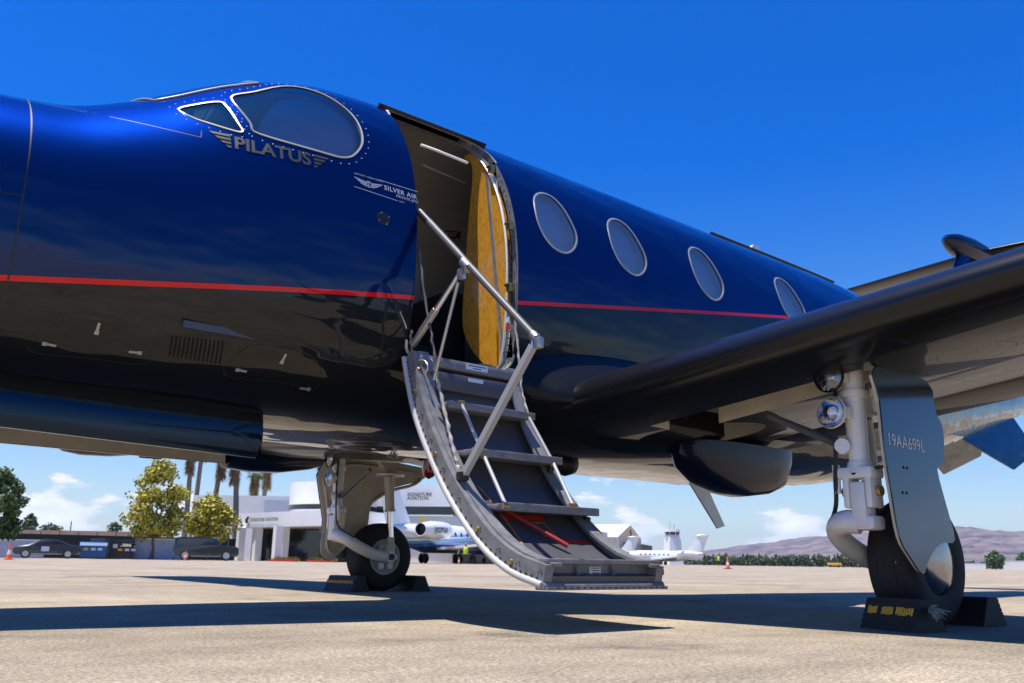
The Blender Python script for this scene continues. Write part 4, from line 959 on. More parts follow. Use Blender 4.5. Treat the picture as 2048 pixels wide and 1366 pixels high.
def tree(name, px, D, ytop, ybot, rpx, label, leaf='leafy', n=2600, ls=.30, group=None, trunk=True, squash=1.0):
    base = bear(px, D); zt, zb = zat(px, ytop, D), max(.3, zat(px, ybot, D)); R = rpx/1753*D; r = empty(name, base)
    if trunk:
        b = MB(); b.tube(crom([(0, 0, 0), (.1, .05, (zb)*.6), (-.05, 0, zb), (.1, 0, (zt+zb)/2)], 3), np.linspace(.20, .05, 10), 8)
        for k in range(5):
            a = rng.uniform(0, 6.28); b.tube([(0, 0, zb*.9), (.5*R*math.cos(a), .5*R*math.sin(a), zb+(zt-zb)*rng.uniform(.3, .6))], [.08, .02], 6)
        b.build('trunk', 'bark', r, smooth=50)
    H = zt-zb; cl = []
    for k in range(80):
        u = rng.uniform(0, 1); a = rng.uniform(0, 6.28); prof_ = math.sin(min(1, (u*.93+.10))*PI)**.6*(1-.25*u); q = R*prof_*math.sqrt(rng.uniform(.15, 1))*.86; cl.append((q*math.cos(a), q*math.sin(a), zb+H*(.06+u*.88), R*rng.uniform(.16, .34)))
    V = []; Fq = []
    for k in range(n):
        c = cl[rng.integers(len(cl))]; d = rng.normal(0, 1, 3); d /= np.linalg.norm(d); p = np.array(c[:3])+d*c[3]*rng.uniform(.5, 1.05)*np.array([1, 1, .8])
        nrm_ = d+rng.normal(0, .5, 3); nrm_ /= np.linalg.norm(nrm_); u_ = np.cross(nrm_, rng.normal(0, 1, 3)); u_ /= np.linalg.norm(u_); w_ = np.cross(nrm_, u_); s_ = ls*rng.uniform(.6, 1.3)
        o = len(V); V += [p+u_*s_*.5, p+w_*s_*.35, p-u_*s_*.5, p-w_*s_*.35]; Fq.append((o, o+1, o+2, o+3))
    MB().add(V, Fq).build('crown', leaf, r, fixn=False); tag(r, label, 'tree', group); return r
tree('broadleaf_tree', 302, 84, 916, 1078, 66, 'tall yellow-green broadleaf tree beside the palm trunks', n=8000, ls=.32)
tree('broadleaf_tree', 412, 88, 994, 1082, 58, 'lower yellow-green broadleaf tree standing behind the black SUV', n=5600, ls=.32)
tree('evergreen_tree', -20, 62, 935, 1078, 50, 'dark green evergreen tree above the pale wall by the parked sedan', 'leafd', n=8000, ls=.24)
tree('small_tree', 50, 150, 1026, 1064, 14, 'small olive tree beyond the tan-roofed shed', 'leafg', n=500, ls=.5)
tree('small_tree', 92, 190, 1049, 1070, 26, 'low rounded green tree behind the tan roof', 'leafg', n=700, ls=.5)
tree('small_tree', 222, 190, 1044, 1070, 16, 'dark bushy tree beside the tall yellow-green tree', 'leafg', n=500, ls=.5)

def palm(px, D, ytop, lean, label):
    base = bear(px, D); zt = zat(px+lean, ytop, D); lat = lean/1753*D; p, rt, aw = frame(px, D); r = empty('palm_tree', base)
    top = rt*lat+np.array([0, 0, zt]); b = MB(); P = crom([(0, 0, 0), top*np.array([.35, .35, .4]), top*np.array([.7, .7, .75]), top], 5); b.tube(P, np.linspace(.34, .24, len(P)), 9); b.build('trunk', 'palmbark', r, smooth=60)
    V = []; F = []; V2 = []; F2 = []
    for k in range(130):
        a = rng.uniform(0, 6.28); el = rng.uniform(-.5, 1.2); L = rng.uniform(1.1, 1.6); d = np.array([math.cos(a)*math.cos(el), math.sin(a)*math.cos(el), math.sin(el)]); s = np.cross(d, (0, 0, 1)); s /= np.linalg.norm(s)
        for j in range(7):
            f = (j-3)/3; q = top+d*L*.5; e = top+d*L*(1-.25*abs(f))+s*f*.55+np.array([0, 0, -.35*L*.5]); o = len(V); V += [q-s*.04, q+s*.04, e]; F.append((o, o+1, o+2))
    for k in range(420):
        a = rng.uniform(0, 6.28); z = rng.uniform(-2.3, .1); q = top+np.array([math.cos(a)*.25, math.sin(a)*.25, z]); e = q+np.array([math.cos(a)*rng.uniform(.2, .7), math.sin(a)*rng.uniform(.2, .7), -rng.uniform(.5, .9)]); s = np.array([-math.sin(a), math.cos(a), 0])*.09
        o = len(V2); V2 += [q-s, q+s, e]; F2.append((o, o+1, o+2))
    MB().add(V, F).build('crown', 'palm', r, fixn=False); MB().add(V2, F2).build('dead_frond_skirt', 'skirt', r, fixn=False); tag(r, label, 'palm tree', 'palms by the terminal')
palm(366, 112, 905, -4, 'slender fan palm nearest the tall yellow-green tree')
palm(377, 118, 880, 6, 'fan palm with a bare trunk just right of the slenderest palm')
palm(410, 104, 912, 14, 'leaning fan palm with shaggy skirt over the terminal roof')
palm(470, 100, 918, -14, 'fan palm with a dark ringed trunk before the terminal parapet')
palm(497, 108, 948, 0, 'short fan palm with bright golden skirt before the terminal')
palm(513, 114, 935, 7, 'thin fan palm right beside the golden-skirted palm')
palm(628, 125, 905, 2, 'fan palm rising behind the round white terminal tower')
palm(908, 130, 945, 0, 'fan palm showing its top above the terminal wall by the airstair')

# ------------------------------------------------------------------ terminal
term = empty('terminal_building', bear(560, 90)); T0_ = np.array(term.location)
def slab(name, pts, z0, z1, mat, parent, thick=None, org=T0_):
    b = MB(); P = [np.array([p[0]-org[0], p[1]-org[1], z0]) for p in pts]; b.prism(P, (0, 0, z1-z0)); return b.build(name, mat, parent)
def seg(pxa, Da, pxb, Db, depth):
    a, c = bear(pxa, Da), bear(pxb, Db); d = (c-a)/np.linalg.norm(c-a); n_ = np.array([-d[1], d[0], 0])
    if (a-CAM)@n_ < 0: n_ = -n_
    return [a, c, c+n_*depth, a+n_*depth]
slab('main_block', seg(376, 108, 600, 104, 14), 0, zat(480, 991, 106), 'stucco', term)
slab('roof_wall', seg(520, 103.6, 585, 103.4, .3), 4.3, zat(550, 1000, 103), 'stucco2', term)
slab('upper_window_band', seg(380, 107.5, 470, 106.5, .3), zat(430, 1050, 107), zat(430, 1034, 107), 'darkglass', term)
# rounded tower
tc_ = bear(660, 97); R_ = 4.6; ang = np.linspace(0, 2*PI, 41)[:-1]
slab('round_tower', [tc_+np.array([R_*math.cos(a), R_*math.sin(a), 0]) for a in ang], 0, zat(640, 966, 95), 'stucco', term)
slab('tower_window_band', [tc_+np.array([(R_+.03)*math.cos(a), (R_+.03)*math.sin(a), 0]) for a in ang], zat(620, 1018, 93), zat(620, 1008, 93), 'darkglass', term)
# canopy: deep fascia on square columns with the glazed lobby behind
fz0, fz1 = zat(560, 1052, 84), zat(560, 1021, 84)
fas = slab('canopy_fascia', seg(470, 92, 655, 80, 7), fz0, fz1, 'stucco', term)
slab('lobby_glass', seg(500, 93, 720, 88, 4), 0, fz0-.02, 'darkglass', term)
for px, D in ((478, 91), (512, 90), (552, 84), (566, 86.5), (655, 80.5)):
    w = .65; c = bear(px, D); slab('column', [c+np.array(q) for q in ((-w/2, -w/2, 0), (w/2, -w/2, 0), (w/2, w/2, 0), (-w/2, w/2, 0))], 0, fz0-.003, 'stucco', term)
slab('entry_wall', seg(500, 92.6, 520, 92.2, .3), 0, fz0-.01, 'stucco', term)
sA = seg(470, 91.9, 655, 79.9, 7); dA = sA[1]-sA[0]; dA /= np.linalg.norm(dA)
tw = text_geo('SIGNATURE AVIATION', 1, .015)[0][:, 0].max(); pA = sA[0]+(sA[1]-sA[0])*.085
u_end = np.linalg.norm(bear(541, 87)-bear(482, 91)); kk = u_end*.95/tw
nA = np.array([-dA[1], dA[0], 0]); nA = nA if (CAM-pA)@nA > 0 else -nA
plane_text('sign_lettering', 'SIGNATURE AVIATION', kk, np.array([pA[0], pA[1], fz0+.55])-T0_+nA*.05+dA*.9, dA, (0, 0, 1), 'black', term, .02*kk)
MB().prism([np.array([pA[0], pA[1], fz0+z])-T0_+nA*.05+dA*x for x, z in ((.1, .75), (.45, 1.05), (.75, 1.0), (.5, .7), (.6, .4), (.2, .45))], nA*.06).build('sign_emblem', 'black', term)
# right-hand wing with the high sign wall
slab('hall_block', seg(690, 100, 990, 96, 12), 0, zat(840, 1032, 98), 'stucco', term)
slab('hall_window_band', seg(700, 99.4, 985, 95.4, .5), zat(840, 1030, 98), zat(840, 1014, 98), 'darkglass', term)
slab('sign_wall', seg(735, 99.2, 990, 95.0, 3), zat(840, 1014, 98)+.003, zat(840, 970, 98), 'stucco', term)
slab('hall_doors', seg(905, 95.9, 990, 94.6, .3), 0, zat(940, 1062, 95), 'darkglass', term)
sB = seg(735, 99.1, 990, 94.9, 3); dB = (sB[1]-sB[0])/np.linalg.norm(sB[1]-sB[0]); nB = np.array([-dB[1], dB[0], 0]); nB = nB if (CAM-sB[0])@nB > 0 else -nB
tw = text_geo('SIGNATURE', 1, .02)[0][:, 0].max(); kk = np.linalg.norm(bear(869, 97)-bear(812, 97))/tw
for t_, y_ in (('SIGNATURE', 992), ('AVIATION', 999.5)):
    o_ = bear(812, 97.6)-T0_; o_ = o_+nB*.5; plane_text('sign_lettering', t_, kk*.92, np.array([o_[0], o_[1], zat(812, y_, 97)]), dB, (0, 0, 1), 'black', term, .02*kk)
c_ = bear(845, 96)+nB*.5; MB().prism([np.array([c_[0], c_[1], zat(845, 1041, 97)])-T0_+dB*x+np.array([0, 0, z]) for x, z in ((-.25, .3), (.25, .3), (.25, -.05), (0, -.32), (-.25, -.05))], nB*.05).build('shield_emblem', 'yellow', term)
tag(term, 'white terminal building with dark glazing, canopy and black lettering', 'building')
kb = MB(); 
for a, c in (((535, 83.4), (590, 80.5)), ((612, 79.5), (668, 76.8))):
    s_ = seg(*a, *c, .35); r = empty('red_kerb', s_[0]); slab('kerb_stone', s_, 0, .15, 'red', r, org=np.array(r.location)); 
    g_ = seg(a[0]+4, a[1]+.6, c[0]-6, c[1]+.6, .8); b = MB(); V = []; F = []
    for k in range(260):
        q = g_[0]+(g_[1]-g_[0])*rng.uniform(0, 1)+(g_[3]-g_[0])*rng.uniform(0, 1)-np.array(r.location); h = rng.uniform(.15, .5); o = len(V); V += [q+(-.08, 0, 0), q+(.08, .03, 0), q+(rng.normal(0, .1), 0, h)]; F.append((o, o+1, o+2))
    tag(MB().add(V, F).build('planting', 'leafy', r, fixn=False), kind='stuff')
    tag(r, 'red-painted kerb with low planting %s the terminal canopy column' % ('left of' if a[0] == 535 else 'right of'), 'kerb')

# ------------------------------------------------------------------ yard at left: walls, fence, bins, shed
def wallbox(name, pxa, Da, pxb, Db, ytop, mat, label, cat, depth=.3, cap=True, group=None):
    s_ = seg(pxa, Da, pxb, Db, depth); r = empty(name, s_[0]); org = np.array(r.location); z = zat((pxa+pxb)/2, ytop, (Da+Db)/2); slab('wall_face', s_, 0, z, mat, r, org=org)
    if cap: slab('coping', seg(pxa-.6, Da-.06, pxb+.6, Db-.06, depth+.12), z, z+.08, 'stucco', r, org=org)
    tag(r, label, cat, group); return r
wallbox('block_wall', -60, 84, 86, 84, 1080, 'blockwall', 'pale lilac block wall behind the parked grey sedan', 'wall')
wallbox('block_wall', 266, 84, 374, 84, 1079, 'blockwall', 'pale lilac block wall between the black bin and the SUV', 'wall')
sh = empty('long_shed', bear(120, 118)); so = np.array(sh.location)
slab('shed_wall', seg(-60, 118, 262, 112, 8), 0, zat(100, 1072, 115), 'fence', sh, org=so); slab('shed_roof', seg(-62, 117, 264, 111, 10), zat(100, 1072, 115), zat(100, 1061, 115), 'roof', sh, org=so); tag(sh, 'long low dark shed with tan roof behind the screened fence', 'building')
fe = empty('screen_fence', bear(140, 90)); fo_ = np.array(fe.location)
slab('screen_panel', seg(-60, 90, 480, 93, .04), .0, zat(150, 1070, 91), 'fence', fe, org=fo_)
for k in range(14):
    px = -40+k*38; c = bear(px, 89.8+k*.2)-fo_; MB().tube([c, c+(0, 0, zat(px, 1062, 90))], .05, 6).build('fence_post', 'fpost', fe)
tag(fe, 'tall fence with dark screen and green posts along the yard', 'fence')
en = empty('bin_enclosure', bear(222, 83)); eo = np.array(en.location)
slab('side_wall', seg(205, 82, 217, 83, 1.2), 0, zat(210, 1077, 83), 'dgrey', en, org=eo); slab('gate', seg(217, 83, 241, 83, .1), 0, zat(228, 1082, 83), 'black', en, org=eo); slab('lintel', seg(186, 83.6, 262, 83.6, .5), zat(220, 1083, 83), zat(220, 1078, 83), 'dgrey', en, org=eo)
slab('notice', seg(223, 82.95, 232, 82.95, .02), zat(228, 1096, 83), zat(228, 1088, 83), 'placard', en, org=eo); tag(en, 'dark bin enclosure with a white notice beside the blue dumpster', 'enclosure')
def dumpster(px, D, w, mat, label):
    p, rt, aw = frame(px, D); r = empty('dumpster', p, math.atan2(rt[1], rt[0])); b = MB()
    b.prism([(-w/2, 0, .12), (w/2, 0, .12), (w/2, 0, 1.05), (-w/2, 0, 1.05)], (0, 1.3, 0)); b.build('bin_body', mat, r); b = MB(); b.prism([(-w/2-.05, -.06, 1.053), (-w/2-.05, 1.36, 1.053), (-w/2-.05, 1.36, 1.36), (-w/2-.05, .2, 1.28)], (w+.1, 0, 0)); b.build('lid', mat, r)
    for x in (-w/2-.06, w/2+.06): MB().box((x, .5, .78), (.12, .7, .14)).build('lift_pocket', mat, r)
    for k, x in enumerate((-.55, 0, .5)): MB().box((x, -.006, .78), (.34, .008, .2)).build('sticker', 'placard' if k else 'yellow', r)
    for x in (-w*.4, w*.4): MB().tube([(x, .2, .07), (x+.08, .2, .07)], .07, 10).build('caster', 'black', r)
    tag(r, label, 'dumpster')
dumpster(184, 81, 1.95, 'blue', 'blue dumpster with stickers beside the dark enclosure'); dumpster(252, 83, 1.1, 'black', 'black dumpster between the enclosure and the pale wall')
def cone(px, D, label, s=1.0):
    p = bear(px, D); r = empty('traffic_cone', p); MB().box((0, 0, .02*s), (.38*s, .38*s, .04*s)).build('base', 'black' if s < 1.05 else 'cone', r)
    b = MB(); b.lathe([(.14*s, .04*s), (.105*s, .25*s)], n=16, axis=2); b.lathe([(.07*s, .45*s), (.03*s, .72*s), (.001, .73*s)], n=16, axis=2); b.build('body', 'cone', r, smooth=50)
    b = MB(); b.lathe([(.106*s, .25*s), (.07*s, .45*s)], n=16, axis=2); b.build('reflective_band', 'placard', r, smooth=50); tag(r, label, 'traffic cone', 'traffic cones')
cone(17, 52, 'orange traffic cone by the pale wall left of the sedan', 1.05); cone(371, 76, 'orange traffic cone standing before the SUV rear wheel', 1.0); cone(1455, 60, 'orange traffic cone on the open apron before the tree line', 1.0); cone(918, 78, 'orange cone at the feet of the hi-vis worker', .8)
def pole(name, px, D, ytop, r_, mat, label, arm=0):
    p = bear(px, D); r = empty(name, p); h = zat(px, ytop, D); MB().tube([(0, 0, 0), (0, 0, h)], [r_, r_*.8], 8).build('shaft', mat, r, smooth=60)
    q, rt, aw = frame(px, D)
    if arm: MB().tube([np.array((0, 0, h))-rt*0, np.array((0, 0, h+.05))+rt*arm], .04, 6).build('arm', mat, r); MB().box(np.array((0, 0, h+.04))+rt*arm, (.5, .25, .12)).build('lamp_head', mat, r)
    tag(r, label, 'pole')
pole('lamp_post', 359, 86, 1031, .07, 'alu', 'slim grey lamp post between the two yellow-green trees', .9)
pole('gate_post', 347, 80, 1078, .06, 'black', 'thin black post in front of the pale wall by the SUV'); pole('utility_pole', 133, 180, 1042, .12, 'bark', 'distant wooden utility pole above the tan roof')

def car(name, px, D, L, W, H, side, prof, glass, mat, label, roofmat=None, yaw=0.):
    p, rt, aw = frame(px, D); r = empty(name, p, math.atan2(rt[1], rt[0])+yaw); sx = side
    pr = [(sx*x*L, z*H) for x, z in prof]; G = []
    for y, k in ((0, .90), (.08, 1), (W-.08, 1), (W, .90)):
        G.append([(x*(.985 if k < 1 else 1), y, .2+(z-.2)*(k if z > .55*H else 1) if z > .2 else z) for x, z in pr])
    MB().grid(G, close_v=True, cap=True).build('body', mat, r, smooth=30)
    gl_ = [(sx*x*L, z*H*.985) for x, z in glass]
    for y in (-.012, W-.0): MB().prism([(x, y, z) for x, z in gl_], (0, .012, 0)).build('side_glass', 'carglass', r)
    cxm = sum(x for x, z in gl_)/len(gl_); 
    MB().box((cxm, -.008, sum(z for x, z in gl_)/len(gl_)), (.07, .016, (max(z for x, z in gl_)-min(z for x, z in gl_))*1.02)).build('pillar', mat, r)
    wr = 1.18 if H > 1.7 else 1.0
    for x in (-.31*L, .31*L):
        for y in (.10, W-.10):
            wb_ = MB(); wb_.lathe([(.20*wr, -.11), (.30*wr, -.11), (.335*wr, -.07), (.335*wr, .07), (.30*wr, .11), (.20*wr, .11)], (x, y, .335*wr), 1, 24); w_ = wb_.build('wheel', 'rubber', r, smooth=40)
            rb_ = MB(); s_ = -1 if y < W/2 else 1; rb_.lathe([(.001, s_*.12), (.06*wr, s_*.125), (.10*wr, s_*.11), (.20*wr, s_*.115), (.225*wr, s_*.125)], (x, y, .335*wr), 1, 20); rb_.build('rim', 'alu', w_, smooth=40)
    MB().box((sx*.497*L, W*.5, .62*H*.9), (.04, W*.7, .10)).build('headlamp', 'placard', r); MB().box((-sx*.497*L, W*.5, .62*H*.95), (.04, W*.75, .10)).build('tail_lamp', 'dred', r)
    MB().box((0, -.004, .34), (L*.45, .012, .04)).build('sill_trim', 'alu', r)
    if roofmat: MB().bbox((-.03*L*sx, W/2, H*.975), (L*.42, W*.72, .035), .012).build('roof_panel', roofmat, r, smooth=40)
    tag(r, label, 'car'); return r
sed = [(-.5, .35), (-.5, .62), (-.46, .70), (-.33, .74), (-.16, .98), (.02, 1.0), (.12, .97), (.28, .70), (.44, .62), (.5, .50), (.5, .28), (.46, .2), (-.46, .2)]
sedg = [(-.27, .75), (-.15, .94), (.02, .965), (.11, .94), (.235, .72)]
suv = [(-.5, .32), (-.5, .64), (-.475, .92), (-.44, .985), (.0, 1.0), (.10, .97), (.22, .68), (.44, .62), (.49, .55), (.5, .28), (.47, .18), (-.47, .18)]
suvg = [(-.45, .68), (-.43, .93), (.0, .955), (.09, .93), (.185, .67)]
car('parked_sedan', 92, 78, 4.7, 1.85, 1.45, -1, sed, sedg, 'cargrey', 'slate grey sedan with a white door decal by the pale wall')
sd = bpy.data.objects['parked_sedan']; MB().box((-.15, -.006, .72), (.55, .012, .36)).build('door_decal', 'placard', sd)
car('parked_suv', 411, 77, 5.1, 2.0, 1.85, 1, suv, suvg, 'carblack', 'black SUV with silver roof parked before the terminal', 'placard')
car('parked_car', -6, 82, 4.6, 1.85, 1.5, 1, sed, sedg, 'placard', 'white car cut by the picture edge beside the orange cone') if False else None

# ------------------------------------------------------------------ parked jets
def jetblue():
    M, t, b = newmat('white_and_blue_jet'); tcn = N(t, 'ShaderNodeTexCoord'); s = N(t, 'ShaderNodeSeparateXYZ'); t.links.new(tcn.outputs['Object'], s.inputs[0])
    wv = N(t, 'ShaderNodeMath', operation='MULTIPLY_ADD'); wv.inputs[1].default_value = -.055; t.links.new(s.outputs[0], wv.inputs[0]); t.links.new(s.outputs[2], wv.inputs[2])
    r = N(t, 'ShaderNodeValToRGB'); r.color_ramp.interpolation = 'CONSTANT'; e = r.color_ramp.elements; e[0].position = 0; e[0].color = (.005, .02, .09, 1); e[1].position = .42; e[1].color = (.02, .10, .34, 1)
    for p_, c in ((.50, (.10, .32, .55, 1)), (.56, (.78, .79, .8, 1)), (.60, (.25, .48, .58, 1)), (.64, (.78, .79, .8, 1))): q = e.new(p_); q.color = c
    mr = N(t, 'ShaderNodeMapRange'); mr.inputs[1].default_value = 0; mr.inputs[2].default_value = 4.2; t.links.new(wv.outputs[0], mr.inputs[0]); t.links.new(mr.outputs[0], r.inputs[0]); t.links.new(r.outputs[0], b.inputs['Base Color']); b.inputs['Roughness'].default_value = .2; b.inputs['Coat Weight'].default_value = 1; return M
MT['jetblue'] = jetblue()
def jet(px, D, heading, L, label, mat='jetwhite', reg=None, reg_mat='navy'):
    # heading: angle of the nose from image-right, counter-clockwise seen from above (pi/2 = straight away)
    p, rt, aw = frame(px, D); r = empty('business_jet', p, math.atan2(rt[1], rt[0])+heading); S = L/20.
    fz = 2.05*S
    st_ = [(-10, .12, .75), (-8, .55, .45), (-6, .95, .15), (-4, 1.2, .0), (0, 1.25, 0), (5, 1.25, 0), (7, 1.1, -.05), (8.6, .7, -.2), (9.6, .3, -.33), (10, .05, -.4)]
    G = [[(x*S, w*S*math.cos(a), fz+(dz+w*math.sin(a))*S) for a in np.linspace(0, 2*PI, 25)[:-1]] for x, w, dz in st_]
    MB().grid(G, close_v=True, cap=True).build('fuselage', mat, r, smooth=60)
    G = []
    for z, x0, x1, t_ in ((.6, -9.4, -5.6, .32), (4.6, -11.0, -8.6, .2)): A = airfoil(15, t_/(x1-x0), 0); G.append([((x0+q[0]*(x1-x0))*S*1, q[1]*(x1-x0)*S, fz+z*S) for q in A])
    G = [[(-(x+7.5*S)*-1-7.5*S, y, z) for x, y, z in row] for row in G]; MB().grid(G, close_v=True, cap=True).build('fin', 'jetwhite', r, smooth=50)
    b = MB(); b.lathe([(.001, -11.6*S), (.22*S, -10.8*S), (.28*S, -9.6*S), (.2*S, -8.6*S), (.001, -8.0*S)], (0, 0, fz+4.75*S), 0, 14); b.build('tail_bullet', 'jetwhite', r, smooth=60)
    for sg in (-1, 1):
        b = MB(); b.prism([(-8.7*S, 0, fz+4.75*S), (-10.3*S, sg*3.9*S, fz+4.70*S), (-11.2*S, sg*3.9*S, fz+4.70*S), (-10.9*S, 0, fz+4.75*S)], (0, 0, .12*S)); b.build('tailplane', 'jetwhite', r)
        b = MB(); b.prism([(2.6*S, sg*.9*S, fz-.95*S), (-3.2*S, sg*9.6*S, fz-.35*S), (-4.5*S, sg*9.6*S, fz-.35*S), (-3.2*S, sg*.9*S, fz-.95*S)], (0, 0, .2*S)); b.build('wing', 'jetwhite', r)
        b = MB(); b.prism([(-3.3*S, sg*9.6*S, fz-.3*S), (-4.5*S, sg*9.6*S, fz-.3*S), (-5.3*S, sg*10*S, fz+1.1*S), (-4.8*S, sg*10*S, fz+1.1*S)], (0, .06*S, 0)); b.build('winglet', 'jetwhite', r)
        b = MB(); c = (-5.6*S, sg*1.95*S, fz+.55*S); b.lathe([(.50*S, 2.0*S), (.66*S, 1.9*S), (.74*S, 1.2*S), (.72*S, -.6*S), (.50*S, -2.0*S), (.47*S, -1.98*S)], c, 0, 24); nc = b.build('engine_nacelle', 'jetwhite', r, smooth=50)
        b = MB(); b.lathe([(.48*S, -1.97*S), (.44*S, -1.4*S), (.001, -1.3*S)], c, 0, 24); b.build('engine_duct', 'black', nc, smooth=50); b = MB(); b.lathe([(.51*S, 1.97*S), (.48*S, 1.4*S), (.001, 1.3*S)], c, 0, 24); b.build('engine_duct', 'black', nc, smooth=50)
        MB().box((-5.4*S, sg*1.25*S, fz+.5*S), (2.2*S, .8*S, .2*S)).build('pylon', 'jetwhite', r)
        if reg:
            vs, fs = text_geo(reg, .62*S, .012*S, 'CENTER'); MB().add([(c[0]+(-v[0] if sg > 0 else v[0])*-1*sg*sg*(1 if sg < 0 else 1), c[1]+sg*(.745*S), c[2]-.2*S+v[1]) for v in vs] if sg < 0 else [(c[0]-v[0], c[1]+.745*S, c[2]-.2*S+v[1]) for v in vs], fs).build('registration', reg_mat, nc, fixn=False)
        for k in range(7):
            x = (4.6-k*1.05)*S; b = MB(); yy = sg*1.245*S; b.add([(x+.2*S*math.cos(a), sg*S*1.25*math.cos(.30+.14*math.sin(a))+sg*.01, fz+S*1.25*math.sin(.30+.16*math.sin(a))) for a in np.linspace(0, 2*PI, 13)[:-1]], [tuple(range(12))]); b.build('cabin_window', 'carglass', r, fixn=False)
        b = MB(); b.prism([(8.15*S, sg*.52*S, fz+.42*S), (7.2*S, sg*.98*S, fz+.42*S), (7.3*S, sg*.72*S, fz+.80*S), (7.9*S, sg*.45*S, fz+.74*S)], (0, sg*.02, 0)); b.build('cockpit_window', 'carglass', r)
        b = MB(); b.tube([(-1.0*S, sg*1.7*S, fz-.9*S), (-1.0*S, sg*1.7*S, .4*S)], .10*S, 8); b.build('gear_leg', 'alu', r)
        for dy in (-.2, .2): b = MB(); b.lathe([(.18*S, -.12*S), (.36*S, -.12*S), (.42*S, -.06*S), (.42*S, .06*S), (.36*S, .12*S), (.18*S, .12*S), (.001, .1*S)], (-1.0*S, (sg*1.7+dy)*S, .42*S), 1, 18); b.build('main_wheel', 'rubber', r, smooth=40)
    b = MB(); b.tube([(7.2*S, 0, fz-1*S), (7.2*S, 0, .35*S)], .08*S, 8); b.build('gear_leg', 'alu', r); b = MB(); b.lathe([(.001, -.15*S), (.30*S, -.15*S), (.33*S, 0), (.30*S, .15*S), (.001, .15*S)], (7.2*S, 0, .33*S), 1, 16); b.build('nose_wheel', 'rubber', r, smooth=40)
    tag(r, label, 'jet', 'parked business jets'); return r
jet(893, 88, math.radians(60), 22.5, 'white business jet with blue swept belly paint before the terminal', 'jetblue', 'N792XJ')
jet(1322, 235, math.radians(180), 22, 'white business jet with window row parked before the control tower')
jet(1192, 255, math.radians(176), 22, 'white business jet whose tail rises before the gabled hangar')

# ------------------------------------------------------------------ hangars, control tower
hg = empty('gabled_hangar', bear(1230, 330)); ho = np.array(hg.location)
def H(px, D, py): p = bear(px, D)-ho; return np.array([p[0], p[1], zat(px, py, D)])
def hface(nm, pts, mat, back): b = MB(); P = [H(*q) for q in pts]; v = bear(1230, 331)-bear(1230, 330); b.prism(P, v*back); return b.build(nm, mat, hg)
hface('gable_wall', [(1237, 320, 1125), (1237, 320, 1072), (1262, 320, 1050), (1283, 325, 1078), (1283, 325, 1125)], 'cream2', 1.0)
hface('side_wall', [(1150, 345, 1125), (1150, 345, 1072), (1236.5, 320.5, 1073), (1236.5, 320.5, 1125)], 'cream2', .5)
hface('roof_slope', [(1148, 346, 1073), (1166, 352, 1049), (1262.5, 319.5, 1049), (1236, 319, 1074)], 'hroof', .4)
hface('gable_window', [(1261, 319.6, 1078), (1261, 319.6, 1060), (1264, 319.6, 1060), (1264, 319.6, 1078)], 'darkglass', .3); hface('hangar_door', [(1247, 319.4, 1120), (1247, 319.4, 1084), (1256, 320.0, 1085), (1256, 320, 1120)], 'bark', .3)
hface('lean_to', [(1284, 322, 1122), (1284, 322, 1088), (1305, 330, 1092), (1305, 330, 1122)], 'bark', 8)
tag(hg, 'cream gabled hangar with white roof beyond the parked jets', 'hangar')
h2 = empty('flat_hangar', bear(1190, 240)); h2o = np.array(h2.location)
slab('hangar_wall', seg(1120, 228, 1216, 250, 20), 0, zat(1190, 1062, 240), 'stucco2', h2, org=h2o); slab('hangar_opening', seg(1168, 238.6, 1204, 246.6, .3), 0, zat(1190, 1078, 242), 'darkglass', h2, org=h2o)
s_ = seg(1168, 238, 1216, 249.5, 1); d_ = (s_[1]-s_[0])/np.linalg.norm(s_[1]-s_[0]); o_ = bear(1193, 243)-h2o; zo = zat(1193, 1072, 243); P_ = lambda x, z: np.array([o_[0], o_[1], zo+z])+d_*x
for nm_, q_ in (('sign_mark', ((-.6, -.5), (-.1, -.5), (.5, .9), (0, .9))), ('sign_mark', ((.5, .9), (2.1, .9), (2.1, .45), (.5, .45))), ('sign_mark', ((1.0, .05), (2.1, .05), (2.1, -.5), (1.0, -.5)))): MB().prism([P_(*w_) for w_ in q_], np.cross(d_, (0, 0, 1))*.08).build(nm_, 'black', h2)
tag(h2, 'grey flat-roofed hangar with open bay and a short black sign', 'hangar')
ct_ = bear(1346, 560); tw_ = empty('control_tower', ct_); sc = 560/1753.
zz = lambda py: zat(1346, py, 560)
def ring8(r, n=8, rot=PI/8): return [(r*math.cos(a+rot), r*math.sin(a+rot)) for a in np.linspace(0, 2*PI, n+1)[:-1]]
def frust(nm, r0, r1, z0, z1, mat, n=8): MB().grid([[(x, y, z0) for x, y in ring8(r0, n)], [(x, y, z1) for x, y in ring8(r1, n)]], close_v=True, cap=True).build(nm, mat, tw_)
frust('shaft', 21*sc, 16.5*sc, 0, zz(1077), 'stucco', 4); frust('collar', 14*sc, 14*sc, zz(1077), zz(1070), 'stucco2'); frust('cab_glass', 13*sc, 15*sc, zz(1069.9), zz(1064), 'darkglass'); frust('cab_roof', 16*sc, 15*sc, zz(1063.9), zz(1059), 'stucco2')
for x, y in ((-8, 0), (-3, 2), (3, -2), (8, 1)): MB().tube([(x*sc, y*sc, zz(1059)), (x*sc, y*sc, zz(1048 if x != -3 else 1042))], .12, 5).build('antenna', 'alu', tw_)
for a in np.linspace(0, 2*PI, 9)[:-1]: MB().tube([(13.1*sc*math.cos(a+PI/8), 13.1*sc*math.sin(a+PI/8), zz(1069.9)), (15.1*sc*math.cos(a+PI/8), 15.1*sc*math.sin(a+PI/8), zz(1064))], .22, 5).build('mullion', 'stucco', tw_)
tag(tw_, 'white airport control tower with dark glazed cab and roof antennas', 'control tower')

